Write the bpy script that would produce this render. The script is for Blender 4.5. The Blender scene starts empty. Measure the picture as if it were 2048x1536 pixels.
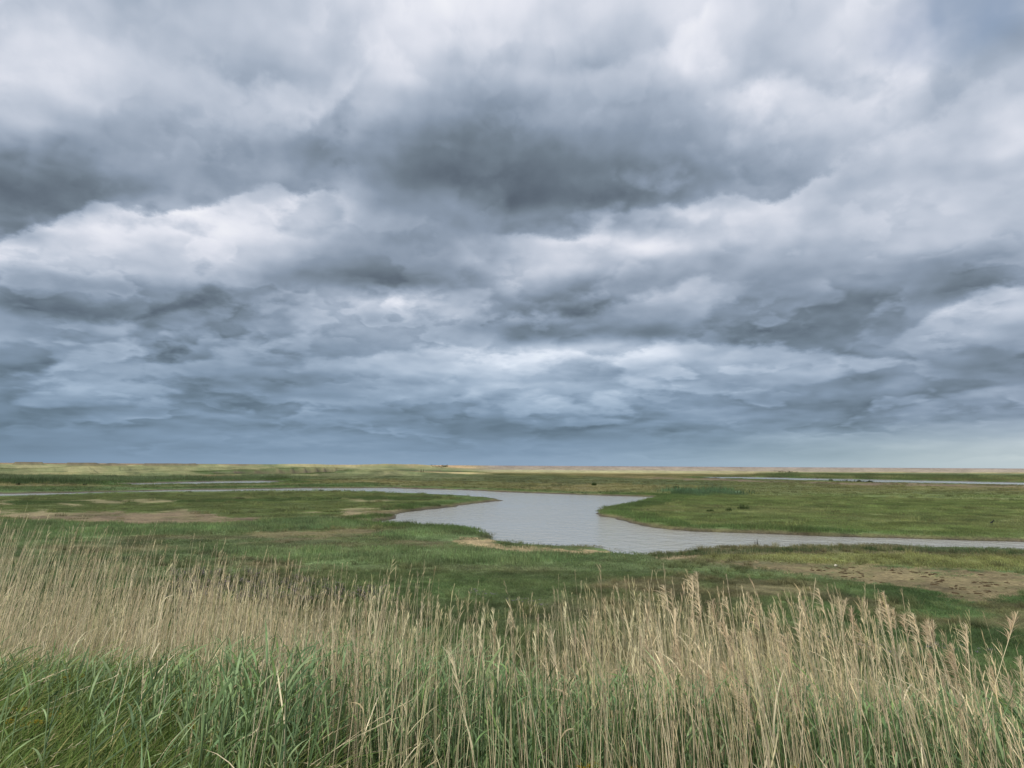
import bpy, math, random
import numpy as np
from mathutils import Matrix, Vector
random.seed(7)
rng = np.random.default_rng(7)
scene = bpy.context.scene
col = scene.collection

# ------------------------------------------------------------------ camera
H = 4.5
F = 1538.0
PITCH = math.radians(6.05)
ROLL = 0.0057
cr, sr, cp, sp = math.cos(ROLL), math.sin(ROLL), math.cos(PITCH), math.sin(PITCH)
R0 = np.array([1, 0, 0.]); F0 = np.array([0, cp, sp]); U0 = np.array([0, -sp, cp])
RV = cr * R0 + sr * U0
UV = -sr * R0 + cr * U0
cam = bpy.data.cameras.new('camera')
cam.sensor_width = 36.0
cam.lens = F * 36.0 / 2048.0
cam.clip_start = 0.1
cam.clip_end = 30000
camo = bpy.data.objects.new('camera', cam)
col.objects.link(camo)
camo.matrix_world = Matrix(((RV[0], UV[0], -F0[0], 0), (RV[1], UV[1], -F0[1], 0), (RV[2], UV[2], -F0[2], H), (0, 0, 0, 1)))
scene.camera = camo

def ray(px, py):
    px = np.asarray(px, float); py = np.asarray(py, float)
    a = (px - 1024) / F; b = (py - 768) / F
    return F0 + a[..., None] * RV - b[..., None] * UV

def at(px, py, z=0.0):
    d = ray(px, py)
    t = (z - H) / d[..., 2]
    return np.stack([d[..., 0] * t, d[..., 1] * t], -1)

def at_depth(px, py, y):
    d = ray(px, py)
    t = y / d[..., 1]
    return np.array([d[..., 0] * t, d[..., 1] * t, H + d[..., 2] * t])

def proj(x, y, z):
    p = np.stack([x, y, z - H], -1)
    w = np.maximum(p @ F0, 1e-3)
    return 1024 + F * (p @ RV) / w, 768 - F * (p @ UV) / w

# ------------------------------------------------------------------ node helper
class NT:
    def __init__(s, tree):
        s.t = tree; tree.nodes.clear()
    def n(s, typ, ins=None, **kw):
        nd = s.t.nodes.new(typ)
        for k, v in kw.items():
            setattr(nd, k, v)
        if ins:
            for k, v in ins.items():
                s.set(nd, k, v)
        return nd
    def set(s, nd, k, v):
        sock = nd.inputs[k]
        if isinstance(v, bpy.types.NodeSocket):
            s.t.links.new(v, sock)
        else:
            sock.default_value = v
    def m(s, op, a, b=0.0, c=None, clamp=False):
        nd = s.n('ShaderNodeMath', {0: a, 1: b}, operation=op, use_clamp=clamp)
        if c is not None:
            s.set(nd, 2, c)
        return nd.outputs[0]
    def mr(s, v, a, b, c=0.0, d=1.0, smooth=False):
        nd = s.n('ShaderNodeMapRange', {'Value': v, 'From Min': a, 'From Max': b, 'To Min': c, 'To Max': d})
        nd.clamp = True
        if smooth:
            nd.interpolation_type = 'SMOOTHSTEP'
        return nd.outputs[0]
    def mix(s, f, a, b, mode='MIX'):
        nd = s.t.nodes.new('ShaderNodeMix'); nd.data_type = 'RGBA'; nd.blend_type = mode
        s.set(nd, 0, f); s.set(nd, 6, a); s.set(nd, 7, b)
        return nd.outputs[2]
    def noise(s, vec, scale, detail=4, rough=0.5, dist=0.0, dims='3D'):
        nd = s.n('ShaderNodeTexNoise', {'Scale': scale, 'Detail': detail, 'Roughness': rough, 'Distortion': dist}, noise_dimensions=dims)
        s.t.links.new(vec, nd.inputs['Vector'])
        return nd

def s2l(c):
    c = c / 255.0
    return c / 12.92 if c <= 0.04045 else ((c + 0.055) / 1.055) ** 2.4
def rgb(r, g, b, k=1.0):
    return (s2l(r) * k, s2l(g) * k, s2l(b) * k, 1.0)

# ------------------------------------------------------------------ sky
SUN_EL, SUN_AZ = math.radians(48), math.radians(-140)     # azimuth from +Y, clockwise (behind the camera, to the left)
TX = np.arange(17) * 128.0
TY = np.array([0, 60, 120, 180, 240, 300, 350, 400, 440, 480, 530, 580, 620, 660, 700, 740, 780, 820, 860, 900, 930.])
TV = np.array([
[195,205,185,185,200,212,225,238,225,210,212,222,205,210,225,190,195],
[218,215,192,188,198,205,215,228,215,208,198,225,208,208,238,175,170],
[215,212,205,195,190,195,218,205,205,195,198,235,198,205,235,182,188],
[205,210,200,186,180,195,212,182,178,172,180,207,212,203,222,190,186],
[188,183,178,173,178,188,172,148,146,160,175,190,198,200,200,180,212],
[153,148,163,170,165,158,142,126,124,136,155,178,183,188,185,198,218],
[133,136,160,165,158,148,133,122,122,132,143,163,178,183,185,202,205],
[118,130,152,178,196,192,158,148,126,122,138,170,196,180,202,190,185],
[124,158,200,212,210,190,163,158,146,148,170,208,208,195,202,205,183],
[180,200,206,208,202,178,153,150,190,218,226,212,195,185,202,205,190],
[200,192,190,195,180,148,140,155,190,205,183,176,170,168,163,158,163],
[148,146,148,148,143,138,134,150,180,158,168,183,163,148,145,143,188],
[133,138,138,136,150,182,192,190,163,136,148,158,148,143,150,192,202],
[155,160,166,160,165,175,175,165,138,125,138,138,143,150,182,195,158],
[165,160,155,150,148,143,166,188,188,210,212,182,175,165,158,148,143],
[160,165,150,145,138,160,188,192,198,192,175,188,192,185,173,158,143],
[150,150,150,138,143,150,153,176,192,186,173,163,153,148,143,138,155],
[150,155,162,155,162,160,150,153,160,162,166,160,153,148,150,162,165],
[140,140,144,150,155,150,144,143,143,144,150,150,155,160,170,182,190],
[146,150,155,158,160,162,160,158,158,160,162,165,170,178,188,195,198],
[155,158,162,162,165,167,167,167,167,170,172,177,182,187,192,198,200]], float)

def table_at(az, el):
    d = np.array([math.sin(az) * math.cos(el), math.cos(az) * math.cos(el), math.sin(el)])
    w = d @ F0
    px = 1024 + F * (d @ RV) / w; py = 768 - F * (d @ UV) / w
    px = min(max(px, 0), 2048); py = min(max(py, 0), 930)
    i = min(int(px // 128), 15); fx = px / 128 - i
    j = min(int(np.searchsorted(TY, py, 'right')) - 1, 19); fy = (py - TY[j]) / (TY[j + 1] - TY[j])
    a = TV[j, i] * (1 - fx) + TV[j, i + 1] * fx
    b = TV[j + 1, i] * (1 - fx) + TV[j + 1, i + 1] * fx
    return (a * (1 - fy) + b * fy) / 255.0

world = bpy.data.worlds.new("World")
scene.world = world
world.use_nodes = True
W = NT(world.node_tree)
tc = W.n('ShaderNodeTexCoord')
nrm = W.n('ShaderNodeVectorMath', {0: tc.outputs['Generated']}, operation='NORMALIZE').outputs[0]
sx = W.n('ShaderNodeSeparateXYZ', {0: nrm})
X, Y, Z = sx.outputs
el = W.m('ARCSINE', Z)
az = W.m('ARCTAN2', X, Y)
# clouds lie in a level layer: direction -> position in the layer
zz = W.m('ADD', W.m('MAXIMUM', Z, 0.0), 0.13)
cv = W.n('ShaderNodeCombineXYZ', {0: W.m('DIVIDE', X, zz), 1: W.m('DIVIDE', Y, zz), 2: 0.0}).outputs[0]
wn1 = W.noise(cv, 0.8, 3, 0.5)
dv2 = W.n('ShaderNodeCombineXYZ', {0: W.m('MULTIPLY', az, 3.4), 1: W.m('MULTIPLY', W.m('LOGARITHM', W.m('ADD', W.m('MAXIMUM', Z, 0.0), 0.20), math.e), 2.7), 2: W.m('DIVIDE', 0.2, zz)}).outputs[0]
wn2 = W.noise(dv2, 2.2, 4, 0.5)
ws1 = W.n('ShaderNodeSeparateXYZ', {0: wn1.outputs['Color']})
ws2 = W.n('ShaderNodeSeparateXYZ', {0: wn2.outputs['Color']})
amp = W.mr(el, 0.0, 0.35, 0.35, 1.0)
def warp(o1, o2, k1, k2):
    a = W.m('MULTIPLY', W.m('SUBTRACT', o1, 0.5), k1)
    return W.m('MULTIPLY', W.m('MULTIPLY_ADD', W.m('SUBTRACT', o2, 0.5), k2, a), amp)
azw = W.m('ADD', az, warp(ws1.outputs[0], ws2.outputs[0], 0.10, 0.09))
elw = W.m('ADD', el, warp(ws1.outputs[1], ws2.outputs[1], 0.045, 0.05))
AZM = math.radians(37)
azn = W.mr(azw, -AZM, AZM)
els = [math.radians(a) for a in (0.1, 1.3, 2.7, 4.2, 5.7, 7.2, 8.6, 10.0, 11.5, 13.0, 14.8, 16.4, 17.9, 19.5, 21.3, 23.4, 25.6, 27.8, 30.0, 32.5)]
NA = 27
acc = None; wsum = None
for j, e in enumerate(els):
    fc = W.n('ShaderNodeFloatCurve')
    cu = fc.mapping.curves[0]
    vals = [table_at(-AZM + 2 * AZM * i / (NA - 1), e) for i in range(NA)]
    cu.points[0].location = (0, vals[0]); cu.points[1].location = (1, vals[-1])
    for i in range(1, NA - 1):
        cu.points.new(i / (NA - 1), vals[i])
    fc.mapping.update()
    fc.inputs[0].default_value = 1.0
    W.set(fc, 'Value', azn)
    lo = els[j - 1] if j else None; hi = els[j + 1] if j + 1 < len(els) else None
    up = W.mr(elw, lo, e, 0, 1, True) if lo is not None else None
    dn = W.mr(elw, e, hi, 1, 0, True) if hi is not None else None
    w = up if dn is None else dn if up is None else W.m('MULTIPLY', up, dn)
    acc = W.m('MULTIPLY', fc.outputs[0], w) if acc is None else W.m('MULTIPLY_ADD', fc.outputs[0], w, acc)
# beyond the picture the same cloud deck simply goes on, a little brighter towards the zenith
big = W.noise(cv, 0.55, 6, 0.55)
free = W.mr(big.outputs[0], 0.3, 0.7, 0.50, 0.86)
free = W.m('ADD', free, W.mr(el, 0.5, 1.4, 0.0, 0.10))
inaz = W.mr(W.m('ABSOLUTE', az), math.radians(36), math.radians(50), 1, 0, True)
inel = W.mr(el, math.radians(33), math.radians(44), 1, 0, True)
inside = W.m('MULTIPLY', inaz, inel)
L = W.m('ADD', W.m('MULTIPLY', acc, inside), W.m('MULTIPLY', free, W.m('SUBTRACT', 1.0, inside)))
# fine billows and wisps, lit from above: difference of two shifted samples
# the billows shrink with distance: scale follows the layer, but each keeps its roundness
lg = W.m('LOGARITHM', W.m('ADD', W.m('MAXIMUM', Z, 0.0), 0.12), math.e)
bz = W.m('DIVIDE', 1.0, W.m('ADD', W.m('MAXIMUM', Z, 0.0), 0.16))
dv = W.n('ShaderNodeCombineXYZ', {0: W.m('MULTIPLY', az, 3.4), 1: W.m('MULTIPLY', lg, 2.4), 2: W.m('MULTIPLY', bz, 0.25)}).outputs[0]
def shade(scale, dx, dy, k1, k2, det_, dist, dv=dv):
    a = W.noise(dv, scale, det_, 0.56, dist)
    v2 = W.n('ShaderNodeVectorMath', {0: dv, 1: (dx, dy, 0)}, operation='ADD').outputs[0]
    b = W.noise(v2, scale, det_, 0.56, dist)
    return W.m('MULTIPLY_ADD', W.m('SUBTRACT', a.outputs[0], 0.5), k1, W.m('MULTIPLY', W.m('SUBTRACT', a.outputs[0], b.outputs[0]), k2))
def crisp(scale, A, off, k=0.02, wide=0.16, det_=5):
    v = W.n('ShaderNodeVectorMath', {0: dv2, 1: off}, operation='ADD').outputs[0]
    t = W.noise(v, scale, det_, 0.5, 0.1).outputs[0]
    fade = W.mr(W.noise(v, scale * 0.7, 2, 0.5).outputs[0], 0.45, 0.65, 0.0, 1.0, True)
    h = W.m('SUBTRACT', W.mr(t, 0.5 - k, 0.5 + k, 0, 1, True), W.mr(t, 0.5 - wide, 0.5 + wide, 0, 1, True))
    return W.m('MULTIPLY', W.m('MULTIPLY', h, A), fade)
lowd = W.mr(el, 0.12, 0.34, 1.0, 0.35, True)
cr3 = W.m('MULTIPLY', W.m('ADD', crisp(2.6, 0.13, (7.7, 4.2, 2.0), 0.035, 0.2, 4), W.m('MULTIPLY', crisp(5.2, 0.11, (1.3, 8.9, 5.0), 0.05, 0.2, 4), W.mr(el, 0.08, 0.2, 0.5, 1.0))), lowd)
cr3 = W.m('ADD', cr3, crisp(1.2, 0.13, (3.1, 1.7, 0), 0.03, 0.2, 6))
det = W.m('ADD', cr3, shade(1.9, -0.03, 0.12, 0.10, 0.20, 3, 0.2))
det = W.m('ADD', det, W.m('MULTIPLY', W.m('SUBTRACT', W.noise(dv2, 12.0, 4, 0.6).outputs[0], 0.5), 0.035))
damp = W.m('MULTIPLY', W.mr(el, 0.003, 0.06, 0.08, 1.15), W.mr(elw, 0.0, 0.5, 1.0, 0.75))
L = W.m('MULTIPLY_ADD', det, damp, L)
L = W.m('MULTIPLY_ADD', W.m('SUBTRACT', L, 0.68), 1.16, 0.672)
# ragged lower edges of the cloud rolls: dark base above, lit bank of the next roll below
en1 = W.noise(dv2, 2.6, 3, 0.5, 0.2)
en2 = W.noise(dv2, 10.0, 4, 0.62)
endisp = W.m('ADD', W.m('MULTIPLY', W.m('SUBTRACT', en1.outputs[0], 0.5), 0.050), W.m('MULTIPLY', W.m('SUBTRACT', en2.outputs[0], 0.5), 0.022))
endisp = W.m('MULTIPLY', endisp, W.mr(el, 0.0, 0.3, 0.5, 1.4))
ele = W.m('ADD', el, endisp)
azp = W.mr(az, -AZM, AZM)
def angles(px, py):
    d = ray(px, py); d = d / np.linalg.norm(d)
    return math.atan2(d[0], d[1]), math.asin(d[2])
def fcurve(pts, val, fac=1.0):
    fc = W.n('ShaderNodeFloatCurve'); cu = fc.mapping.curves[0]
    cu.points[0].location = pts[0]; cu.points[1].location = pts[-1]
    for p in pts[1:-1]: cu.points.new(*p)
    fc.mapping.update(); fc.inputs[0].default_value = 1.0
    W.set(fc, 'Value', val)
    return fc.outputs[0]
EMAX = 0.65
def edge(pts, A, w=0.035, soft=0.007):
    global L
    pp = [angles(*p) for p in pts]
    us = [(a + AZM) / (2 * AZM) for a, e in pp]
    e_n = fcurve([(u, e / EMAX) for u, (a, e) in zip(us, pp)], azp)
    ramp = 0.03
    am = W.m('MULTIPLY', W.mr(azp, us[0] - ramp, us[0] + ramp, 0, 1, True), W.mr(azp, us[-1] - ramp, us[-1] + ramp, 1, 0, True))
    s_ = W.m('SUBTRACT', ele, W.m('MULTIPLY', e_n, EMAX))
    sg = W.m('MULTIPLY_ADD', W.mr(s_, -soft, soft, 0, 1, True), -2.0, 1.0)
    dec = W.m('EXPONENT', W.m('DIVIDE', W.m('ABSOLUTE', s_), -w))
    dec = W.m('MULTIPLY', dec, W.mr(en1.outputs[0], 0.32, 0.55, 0.35, 1.2))
    L = W.m('MULTIPLY_ADD', W.m('MULTIPLY', sg, dec), W.m('MULTIPLY', am, A), L)
edge([(-40,500),(100,432),(200,415),(330,418),(450,402),(600,386),(660,380)], .11)
edge([(1000,470),(1180,470),(1250,440),(1400,407),(1570,388),(1660,340)], .09)
edge([(150,636),(250,636),(330,626),(450,616),(600,606)], .06, .025)
edge([(690,608),(760,600),(850,602)], .06, .02)
edge([(1150,120),(1260,130),(1370,60),(1420,-20)], .05, .03, .012)
edge([(1420,180),(1560,150),(1700,190),(1800,120)], .045, .03, .012)
edge([(600,728),(700,718),(800,700),(880,692),(1000,703),(1100,700),(1200,702),(1330,686),(1450,690),(1580,686),(1700,705),(1860,722)], .085, .022)
edge([(1790,668),(1880,622),(1960,580),(2080,560)], .09, .03)
edge([(860,800),(960,782),(1060,770),(1200,762),(1310,742)], .05, .015)
edge([(1160,855),(1300,838),(1380,820),(1520,814)], .045, .012)
edge([(1860,800),(1960,786),(2080,778)], .05, .012)
edge([(590,262),(640,232),(690,190),(725,150)], -.05, .03, .010)
edge([(1640,330),(1760,275),(1880,210),(2080,110)], .05, .04, .015)
edge([(380,640),(560,668),(700,660),(820,652)], .04, .02)
edge([(40,748),(200,765),(330,765),(420,775)], .035, .012)
edge([(940,510),(1000,560),(1130,600),(1200,560)], .04, .03)
cramp = W.n('ShaderNodeValToRGB', {0: L})
cr_ = cramp.color_ramp
stops = [(0.40, (88, 99, 112)), (0.50, (112, 125, 138)), (0.60, (138, 152, 170)), (0.70, (166, 178, 195)), (0.80, (195, 203, 217)), (0.90, (226, 229, 239)), (1.0, (247, 248, 252))]
cr_.elements[0].position = stops[0][0]; cr_.elements[0].color = rgb(*stops[0][1])
cr_.elements[1].position = stops[-1][0]; cr_.elements[1].color = rgb(*stops[-1][1])
for p, c in stops[1:-1]:
    e_ = cr_.elements.new(p); e_.color = rgb(*c)
# air near the horizon is bluer
bl = W.mr(el, 0.0, 0.26, 1.0, 0.0, True)
blr = W.m('MULTIPLY', bl, W.mr(az, 0.1, 0.7, 1.0, 0.35, True))
cc = W.mix(blr, cramp.outputs[0], (0.85, 0.99, 1.06, 1), 'MULTIPLY')
cc = W.mix(W.m('MULTIPLY', W.mr(el, 0.01, 0.07, 1, 0, True), W.mr(az, 0.0, 0.5, 0, 1, True)), cc, (0.97, 0.975, 0.86, 1), 'MULTIPLY')
sky = W.n('ShaderNodeTexSky', sky_type='NISHITA', sun_disc=False, sun_elevation=SUN_EL, sun_rotation=SUN_AZ, altitude=5, air_density=1.2, dust_density=1.5)
bg1 = W.n('ShaderNodeBackground', {'Color': sky.outputs[0], 'Strength': 0.12})
bg2 = W.n('ShaderNodeBackground', {'Color': cc, 'Strength': 1.0})
# thin place in the deck where blue shows, upper right
ha = W.m('DIVIDE', W.m('SUBTRACT', azw, math.radians(31.0)), 0.11)
he = W.m('DIVIDE', W.m('SUBTRACT', elw, math.radians(27.6)), 0.05)
hd = W.m('ADD', W.m('MULTIPLY', ha, ha), W.m('MULTIPLY', he, he))
hole = W.m('MULTIPLY', W.mr(hd, 0.0, 1.2, 0.62, 0.0, True), W.mr(wn2.outputs[0], 0.30, 0.6, 0.4, 1.0))
ms = W.n('ShaderNodeMixShader', {0: W.m('SUBTRACT', 1.0, hole)})
W.t.links.new(bg1.outputs[0], ms.inputs[1]); W.t.links.new(bg2.outputs[0], ms.inputs[2])
wo = W.n('ShaderNodeOutputWorld')
W.t.links.new(ms.outputs[0], wo.inputs[0])
world.cycles.sampling_method = 'MANUAL'
world.cycles.sample_map_resolution = 512

sun = bpy.data.lights.new('sun', 'SUN')
sun.energy = 2.4
sun.angle = math.radians(5)
sun.color = (1.0, 0.95, 0.87)
suno = bpy.data.objects.new('sun', sun)
col.objects.link(suno)
sd_ = Vector((math.sin(SUN_AZ) * math.cos(SUN_EL), math.cos(SUN_AZ) * math.cos(SUN_EL), math.sin(SUN_EL)))
suno.rotation_euler = sd_.to_track_quat('Z', 'Y').to_euler()
suno.location = (0, 0, 60)

scene.view_settings.view_transform = 'Standard'
scene.view_settings.look = 'None'
scene.view_settings.exposure = 0.0
scene.view_settings.gamma = 1.0
scene.view_settings.use_curve_mapping = False
scene.render.engine = 'CYCLES'
scene.cycles.max_bounces = 6
scene.cycles.diffuse_bounces = 2
scene.cycles.glossy_bounces = 2
scene.cycles.transmission_bounces = 4
scene.cycles.transparent_max_bounces = 4

# ------------------------------------------------------------------ numpy noise
_perm = np.random.default_rng(3).random(65536)
def vnoise(x, y):
    xi = np.floor(x).astype(np.int64); yi = np.floor(y).astype(np.int64)
    fx = x - xi; fy = y - yi
    fx = fx * fx * (3 - 2 * fx); fy = fy * fy * (3 - 2 * fy)
    def h(a, b):
        return _perm[(a * 7919 + b * 104729 + ((a * 31) ^ (b * 17))) & 65535]
    return (h(xi, yi) * (1 - fx) + h(xi + 1, yi) * fx) * (1 - fy) + (h(xi, yi + 1) * (1 - fx) + h(xi + 1, yi + 1) * fx) * fy
def fbm(x, y, s, o=4):
    r = 0; a = 1; t = 0
    for k in range(o):
        r = r + a * vnoise(x / s + 17.3 * k, y / s - 9.1 * k); t += a; a *= 0.55; s = s / 2.03
    return r / t - 0.5
def sstep(a, b, v):
    t = np.clip((v - a) / (b - a), 0, 1)
    return t * t * (3 - 2 * t)

def sdist(x, y, poly):
    """signed distance, positive inside"""
    P = np.asarray(poly, float); n = len(P)
    d2 = np.full(x.shape, 1e18); ins = np.zeros(x.shape, bool)
    for i in range(n):
        ax, ay = P[i]; bx, by = P[(i + 1) % n]
        ex, ey = bx - ax, by - ay
        wx, wy = x - ax, y - ay
        t = np.clip((wx * ex + wy * ey) / (ex * ex + ey * ey + 1e-12), 0, 1)
        d2 = np.minimum(d2, (wx - ex * t) ** 2 + (wy - ey * t) ** 2)
        c = ((ay > y) != (by > y))
        xx = ex * (y - ay) / (ey if abs(ey) > 1e-12 else 1e-12) + ax
        ins ^= c & (x < xx)
    return np.where(ins, 1, -1) * np.sqrt(d2)

# ------------------------------------------------------------------ waters
WL = -0.28
MAIN = [(-400,976),(-150,983),(0,988),(137,986),(239,983.6),(331,981.2),(410,979.8),(513,978.4),(615,976.5),(700,976.5),(769,976),(834,978),(919,980),(1005,984.5),(1107,988),(1193,991),(1300,994),
 (1295,999),(1261,1007),(1227,1014.5),(1193,1021),(1186,1027),(1199,1033),(1227,1037),(1261,1047),(1295,1054.5),(1329,1059),(1382,1063),(1519,1068),(1656,1073.6),(1775,1076.5),(1895,1080),(2048,1084.5),(2350,1096),
 (2350,1124),(2048,1107),(1929,1102.6),(1792,1098),(1690,1097),(1587,1099),(1485,1100),(1399,1102.6),(1380,1106),(1346,1111),(1302,1114.6),(1278,1117),(1240,1113),(1227,1105),(1193,1098),(1124,1097),(1056,1093),(1005,1086),(977,1079),
 (987.6,1072),(953,1065),(919,1058.5),(851,1055),(782,1053.5),(752,1051),(765,1043.5),(800,1037),(793,1029),(834,1022),(902,1014.5),(953,1007.7),(1008,1001.5),(987.6,997.4),(936,994),(851,989.5),(748,985.4),(680,983.3),(581,983.2),(444,984.6),(331,985.6),
 (239,986),(154,989.5),(68,993),(0,994.5),(-150,990),(-400,984)]
POOLB = [(249,967.6),(342,965.4),(444,962.8),(530,961.8),(568,965),(530,967.8),(376,970.2),(273,971.8)]
POOLC = [(430,949.6),(581,947.8),(700,945),(817,943),(902,944),(950,945.4),(885,946.4),(782,947.4),(680,949),(581,951.2),(450,951.4)]
POOLD = [(1396,954.8),(1485,954.3),(1656,957.6),(1826,961),(1963,963.8),(2048,965.6),(2400,973),(2400,982),(2048,971.5),(1895,968.6),(1724,965.3),(1640,962),(1519,959.6),(1416,956.8)]
WATERS = [np.array([at(*p, z=WL) for p in q]) for q in (MAIN, POOLB, POOLC, POOLD)]

def water_sd(x, y):
    s = np.full(x.shape, -1e9)
    for P in WATERS:
        lo = P.min(0) - 40; hi_ = P.max(0) + 40
        m = (x > lo[0]) & (x < hi_[0]) & (y > lo[1]) & (y < hi_[1])
        if m.any():
            s[m] = np.maximum(s[m], sdist(x[m], y[m], P))
    d = np.hypot(x, y)
    return s + fbm(x, y, 2.2, 4) * np.clip(d / 60, 0.5, 4.0) * 0.9

def crest(x):
    return 1.4 + 3.4 * sstep(0.4, -2.2, x)

def height(x, y, sdv=None, full=False):
    if sdv is None:
        sdv = water_sd(x, y)
    d = np.hypot(x, y)
    z = 0.16 * fbm(x, y, 9, 4) + 0.07 * fbm(x, y, 1.3, 3) * sstep(140, 40, d)
    # dunes on the far left
    px, py = proj(x, y, np.zeros_like(x))
    lft = sstep(1010, 760, px)
    dn = sstep(300, 420, d) * sstep(1500, 700, d) * lft
    z = z + dn * (1.0 + 2.2 * sstep(-0.1, 0.3, fbm(x, y, 90, 4)) + 0.7 * fbm(x, y, 38, 3))
    rid = np.exp(-((d - 880 - 40 * fbm(x, y, 200, 2)) / 40) ** 2) * lft
    blk = sstep(-0.10, -0.04, fbm(px, px * 0, 52, 2)) * sstep(560, 300, px) + 0.55 * sstep(560, 640, px) * sstep(900, 850, px)
    z = z + rid * (2.9 + 2.4 * blk)
    # banks and beds; a low mud step, steeper where turf meets it
    w = np.clip(d / 60, 0.45, 3.0)
    k = sstep(-1.1, 0.9, sdv / w)
    z = z * (1 - k) + (-0.62) * k
    z = np.where(sdv > -0.2 * w, np.minimum(z, 0.4), z)
    # the sea wall we stand on
    c = crest(x)
    dz = np.clip(2.9 - 0.34 * (y - c), 0, 2.9)
    dz = np.where(y < c, 2.9, dz)
    soft = 0.15 * fbm(x, y, 2.0, 3) * sstep(0.2, 1.5, dz + 0.2)
    z = z + dz + soft
    return z

# ------------------------------------------------------------------ zones: albedo + how tall the grass stands + bareness
def C(r, g, b, k=1.5):
    c = np.array(rgb(r, g, b, k)[:3])
    return (c * 0.86 + c.mean() * 0.14) * np.array([1.07, .99, .95])
def CD(r, g, b, k=1.0):
    return np.array(rgb(r, g, b, k)[:3])
def zones(x, y, sdv):
    px, py = proj(x, y, np.zeros_like(x))
    hy = 931 + (px - 1024) * 0.0057
    dy = py - hy
    d = np.hypot(x, y)
    n1 = fbm(x, y, 14, 5); n2 = fbm(x, y, 3.0, 4); n3 = fbm(x, y * 0.5, 60, 4)
    nf = fbm(px, dy * 14, 60, 4)                    # long level streaks, as ground seen at grazing angle shows
    N = x.shape
    colr = np.zeros(N + (3,)); hgt = np.full(N, 0.10); bare = np.zeros(N)
    def put(m, c=None, h=None, b=None):
        nonlocal colr, hgt, bare
        if c is not None: colr = colr * (1 - m[..., None]) + c * m[..., None]
        if h is not None: hgt = hgt * (1 - m) + h * m
        if b is not None: bare = bare * (1 - m) + b * m
    one = np.ones(N)
    put(one, C(80, 98, 56))                                             # near turf
    put(sstep(0.0, 0.2, n1) * 0.9, C(96, 94, 64))
    put(sstep(0.0, -0.2, n1) * 0.8, C(66, 94, 48))
    put(sstep(0.08, 0.18, fbm(x, y, 5, 4)) * 0.6, C(100, 92, 64), 0.05)
    put(sstep(150, 110, dy), C(84, 98, 50), 0.12)                       # mid marsh
    put(sstep(0.05, 0.25, n1) * sstep(150, 100, dy) * 0.6, C(100, 104, 62))
    mid = sstep(62, 50, dy)
    put(mid, C(98, 102, 58), 0.16)
    put(mid * sstep(-0.02, 0.2, n3) * 0.7, C(118, 112, 72))
    put(mid * sstep(0.0, -0.2, n3) * 0.7, C(80, 94, 50))
    rgt = sstep(1180, 1260, px) * sstep(150, 140, dy) * sstep(44, 60, dy)
    put(rgt, C(92, 108, 56), 0.16)
    put(rgt * sstep(-0.05, 0.2, n1), C(102, 112, 64))
    put(rgt * sstep(0.0, -0.2, n2) * 0.6, C(82, 100, 46))
    left = sstep(1000, 900, px)
    # far centre and right: yellow strip with sunlight painted in, then pinkish shingle to the horizon
    put(sstep(17, 14, dy), C(146, 140, 96), 0.1)
    put(sstep(14, 12, dy) * sstep(560, 760, px) * sstep(1550, 1350, px), C(152, 152, 108), 0.06)
    gr = sstep(1480, 1560, px)
    put(gr * sstep(9.5, 11, dy) * sstep(25, 22, dy), C(84, 98, 58), 1.3)
    put(gr * sstep(9.5, 11, dy) * sstep(25, 22, dy) * sstep(0.0, 0.2, nf) * 0.6, C(120, 126, 80))
    put(sstep(9.5, 8.0, dy + nf * 3) * sstep(500, 900, px), C(138, 130, 112, 1.6), 0.0, 1.0)
    put(sstep(4, 2, dy) * sstep(500, 900, px), C(132, 122, 112, 1.6), 0.0, 1.0)
    # far left: dunes, olive and tan, brown scrub along the top
    dl = sstep(30, 26, dy) * left
    put(dl, C(120, 126, 82, 1.5), 0.12)
    put(dl * sstep(0.0, 0.2, nf) * 0.8, C(144, 142, 98, 1.5), 0.12)
    put(dl * sstep(0.0, -0.25, nf) * 0.7, C(96, 112, 68, 1.5), 0.12)
    put(sstep(7.5, 6.2, dy + nf) * left * sstep(640, 500, px), C(126, 108, 76), 0.6)
    put(sstep(9, 7, dy) * sstep(520, 640, px) * left, C(176, 150, 106), 0.0, 0.6)
    put(sstep(19, 17, dy) * sstep(14, 16, dy) * sstep(560, 700, px) * left, C(196, 184, 132), 0.05, .4)
    # polygons measured on the ground, edges broken up by noise
    def poly(P, c, h=None, b=0.0, soft=6, ns=10, k=1.0, ay=4.0, scale=None):
        P = np.array(P, float)
        lo = P.min(0) - 40; hi_ = P.max(0) + 40
        m = (px > lo[0]) & (px < hi_[0]) & (py > lo[1]) & (py < hi_[1])
        if not m.any(): return
        s = sdist(px[m], py[m] * ay, P * np.array([1, ay]))
        e = fbm(px[m], py[m] * ay, scale or 46, 5)
        kk = 2.2 if b > 0 else 1.0
        s = s + e * ns * 3.0 * kk + fbm(px[m], py[m] * ay * 1.6, 14, 4) * ns * 2.4 * kk
        mm = np.zeros(N); mm[m] = sstep(-soft, soft, s) * k
        put(mm, c, h, b)
    DG = C(70, 90, 48); TG = C(98, 120, 74); BL = C(84, 108, 80)
    poly([(-300,950),(0,953),(300,954),(560,953),(640,956),(560,962),(430,964),(250,967),(140,968),(0,966),(-300,968)], C(92, 108, 72), 1.2, ns=6)
    poly([(-300,962),(0,962),(200,964),(420,961),(560,958),(560,962),(430,963.5),(250,967.5),(140,968),(0,967),(-300,968)], C(60, 80, 44), 1.3, ns=3)
    poly([(420,952),(470,950),(460,955),(360,955)], C(150, 136, 100), 0.8, ns=5, k=.8)
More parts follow.
